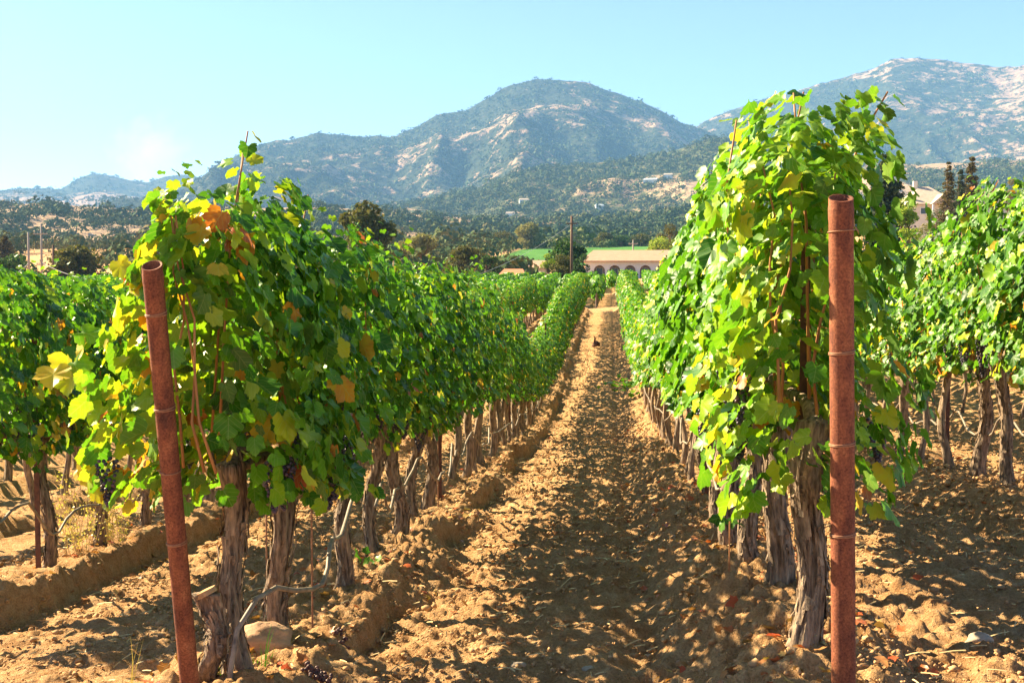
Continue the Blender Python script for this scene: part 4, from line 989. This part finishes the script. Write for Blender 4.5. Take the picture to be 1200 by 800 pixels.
for i in range(nb): window(t, xs + (i + .5) * bw, 2.02, H - 1.5, .9, 1.1)
window(t, x1 + 1.2, -.05, H - 1.35, 1.2, 1.3); window(t, x1 + 3.4, -.05, H - 1.35, .7, 1.2)
# little houses
def cottage(px0, px1, pye, pyr, Y, mat, wall, label, dep=7, hip=1.2, chim=False, name='small_house'):
    A = at(px0, pye, Y); Bq = at(px1, pye, Y); zb = base_z(A.x, Y); H = A.z - zb; Wd = Bq.x - A.x; zr = at(px0, pyr, Y + dep / 2).z - zb
    t = thing(name, label, 'house', (A.x, Y, zb)); mb = MB()
    mb.box((Wd / 2, dep / 2, H / 2 - .2), (Wd, dep, H + .3)); mb.build('wall', wall, t)
    rf = gable(t, -.5, Wd + .5, -.6, dep + .6, H + .14, zr, mat, hip)
    window(t, Wd * .3, -.06, H - 1.1, .9, 1.0)
    if Wd > 5: window(t, Wd * .7, -.06, H - 1.1, .9, 1.0)
    if chim: MB().box((Wd * .3, dep / 2, zr + .2), (.7, .7, 1.6)).build('chimney', M_STUCCO, rf)
    return t
cottage(588, 612, 324, 315, 155, M_TILEO, M_WHITE, 'small white house with orange roof above the left row', 5, .6)
cottage(620, 642, 315, 305, 190, M_TILE, M_STUCCO, 'cream house with tan roof beside the yellow green bush', 6, .8)
cottage(606, 618, 316, 310, 240, M_BROWNR, M_WHITE, 'tiny pale shed with brown roof left of the cream house', 4, .5)
t1 = cottage(1066, 1120, 240, 219, 215, M_TAN, M_STUCCO, 'large tan house with skylights and chimney behind the conifer trio', 12, 3.5, True, 'tan_house')
t2 = cottage(1150, 1182, 233, 221, 225, M_BROWNR, M_STUCCO, 'brown roofed house wing right of the conifer trio', 8, .2)
# dormer, porch gable and solar panels of the tan house
Hh = at(1066, 240, 215).z - t1.location.z
v = [(3.2, -2.4, Hh), (7.6, -2.4, Hh), (5.4, -2.4, Hh + 1.9), (3.2, 3.5, Hh), (7.6, 3.5, Hh), (5.4, 3.5, Hh + 1.9)]
MB().add(v, [(0, 2, 5, 3), (2, 1, 4, 5), (0, 1, 2), (0, 3, 4, 1)]).build('porch_gable', M_TAN, t1)
for xx in (3.5, 7.3): MB().box((xx, -2.1, Hh / 2 - .05), (.3, .3, Hh)).build('porch_post', M_WHITE, t1)
v = [(.9, 1.2, Hh + .95), (3.0, 1.2, Hh + .95), (3.0, 3.6, Hh + 2.0), (.9, 3.6, Hh + 2.0)]
M_SOLAR, nt, N, L, b = newmat('solar_panel'); b.inputs['Base Color'].default_value = (.12, .22, .34, 1); b.inputs['Roughness'].default_value = .2
MB().add(v + [(a, b_, c - .1) for a, b_, c in v], [(0, 1, 2, 3), (7, 6, 5, 4), (0, 4, 5, 1), (1, 5, 6, 2), (2, 6, 7, 3), (3, 7, 4, 0)]).build('solar_panel', M_SOLAR, t1)
MB().box((.2, 1.2, Hh + 1.2), (.5, .5, 1.6)).build('chimney', M_WHITE, t1)
# houses scattered over the foothills
def farhouse(R, px, T, w, label, roof, seed):
    x, y, z, g = [float(q[0]) for q in R.eval(np.array([float(px)]), np.array([T]))]
    t = thing('hillside_house', label, 'house', (x, y, z + 1), VR.uniform(-.3, .3), 'houses scattered over the foothills')
    MB().box((0, 0, 1), (w, w * .6, 6)).build('wall', M_WHITE, t); gable(t, -w / 2 - .5, w / 2 + .5, -w * .35, w * .35, 4.2, 6.8, roof, 1)
for px, T, w, lab, rf in ((614, .52, 15, 'white house among trees in the middle of the foothills', M_TAN), (598, .30, 12, 'pale house low on the foothill above the pale tree', M_TAN), (762, .62, 22, 'cluster house beside the tan patch under the right hill', M_WHITE),
                          (782, .60, 14, 'smaller white house right of the cluster house on the hill', M_TAN), (702, .45, 12, 'white farmhouse on the foothill above the brown utility pole', M_WHITE), (560, .38, 12, 'pale house on the foothill left of the middle', M_TAN)):
    farhouse(R_MID, px, T, w, lab, rf, 1)

# ------------------------------------------------------------------ utility poles and lines
def pole(px, ytop, Y, r, mat, label, arms=(), name='utility_pole', group='utility poles beyond the vines'):
    tp = at(px, ytop, Y); zb = base_z(tp.x, Y); H = tp.z - zb
    t = thing(name, label, 'utility pole', (tp.x, Y, zb), 0, group); MB().tube([(0, 0, -.3), (0, 0, H)], [r * 1.2, r * .8], 10).build('pole', mat, t, True)
    for dz, w in arms:
        arm = MB().box((0, -r - .06, H - dz), (w, .1, .13)).build('cross_arm', mat, t)
        for sx_ in (-.42, -.2, .2, .42): MB().tube([(sx_ * w, -r - .06, H - dz + .06), (sx_ * w, -r - .06, H - dz + .24)], .05, 6).build('insulator', M_WOODP, arm)
    return tp
pA = pole(670, 253, 140, .16, M_POLE, 'tall reddish brown utility pole in front of the dark leafy tree', [(.9, 1.3)])
MB_ = MB().tube([(0, 0, 0), (0, 0, .5)], .16, 8)
pW = pole(742, 281, 230, .14, M_POLEG, 'short white topped pole above the arcaded roof', [(.8, 1.8)])
p1 = pole(33, 272, 150, .16, M_POLEG, 'bare grey utility pole, left in the group of three')
p2 = pole(48, 262, 150, .15, M_POLEG, 'grey utility pole with cross arm, middle of the group of three', [(1.35, 2.0), (5.3, 1.2)])
p3 = pole(62, 287, 155, .14, M_POLE, 'short reddish pole, right in the group of three')
def line(a, b_, sag, label, r=.02):
    a, b_ = Vector(a), Vector(b_); pts = [a.lerp(b_, i / 16) - Vector((0, 0, sag * 4 * (i / 16) * (1 - i / 16))) for i in range(17)]
    tag(MB().tube(pts, r, 4).build('power_line', M_WOODP), label, 'power line', 'overhead lines beyond the vines')
line(pA - Vector((0, 0, .9)), at(560, 322, 120) , .5, 'power line running left from the brown utility pole', .02)
line(pA - Vector((0, 0, .9)), at(1010, 244, 150), 1.2, 'power line running right from the brown utility pole', .02)
line(p2 - Vector((0, 0, 5)), at(120, 330, 110), .4, 'slanting guy line from the middle grey pole down rightwards', .03)
line(p1 - Vector((0, 0, 4)), at(-30, 340, 110), .6, 'line running left from the bare grey pole', .03)

# ------------------------------------------------------------------ cloud and haze
def volmat(name, build):
    m = bpy.data.materials.new(name); m.use_nodes = True; N = m.node_tree.nodes; L = m.node_tree.links
    N.remove(N['Principled BSDF']); v = N.new('ShaderNodeVolumePrincipled'); L.new(v.outputs[0], N['Material Output'].inputs['Volume']); build(v, N, L); return m
def hz(v, N, L):
    v.inputs['Color'].default_value = (.26, .55, 1.0, 1); v.inputs['Density'].default_value = HAZE; v.inputs['Anisotropy'].default_value = .0
M_HAZE = volmat('haze', hz)
o = MB().box((0, 3550, 500), (14000, 7300, 1180)).build('haze', M_HAZE); tag(o, kind='stuff')
def cl(v, N, L):
    v.inputs['Color'].default_value = (1, 1, 1, 1); v.inputs['Anisotropy'].default_value = 0
    tc = N.new('ShaderNodeTexCoord'); ln = N.new('ShaderNodeVectorMath'); ln.operation = 'LENGTH'; L.new(tc.outputs['Object'], ln.inputs[0])
    n = noise_node(N, L, 3.6, 5, tc.outputs['Object'])
    a = N.new('ShaderNodeMath'); a.operation = 'MULTIPLY_ADD'; a.inputs[1].default_value = -1.3; L.new(ln.outputs['Value'], a.inputs[0])
    b2 = N.new('ShaderNodeMath'); b2.operation = 'MULTIPLY_ADD'; b2.inputs[1].default_value = 1.7; b2.inputs[2].default_value = .05; L.new(n.outputs['Fac'], b2.inputs[0]); L.new(b2.outputs[0], a.inputs[2])
    mr = N.new('ShaderNodeMapRange'); mr.inputs[1].default_value = 0; mr.inputs[2].default_value = .9; mr.inputs[4].default_value = .0013; L.new(a.outputs[0], mr.inputs[0]); L.new(mr.outputs[0], v.inputs['Density'])
M_CLOUD = volmat('cloud', cl)
v, f = ICO3; o = ob('cloud', mesh_np('cloud', v, f, True, mats=[M_CLOUD])); c = at(176, 185, 11500); o.location = c; o.scale = (620, 400, 640); tag(o, kind='structure')
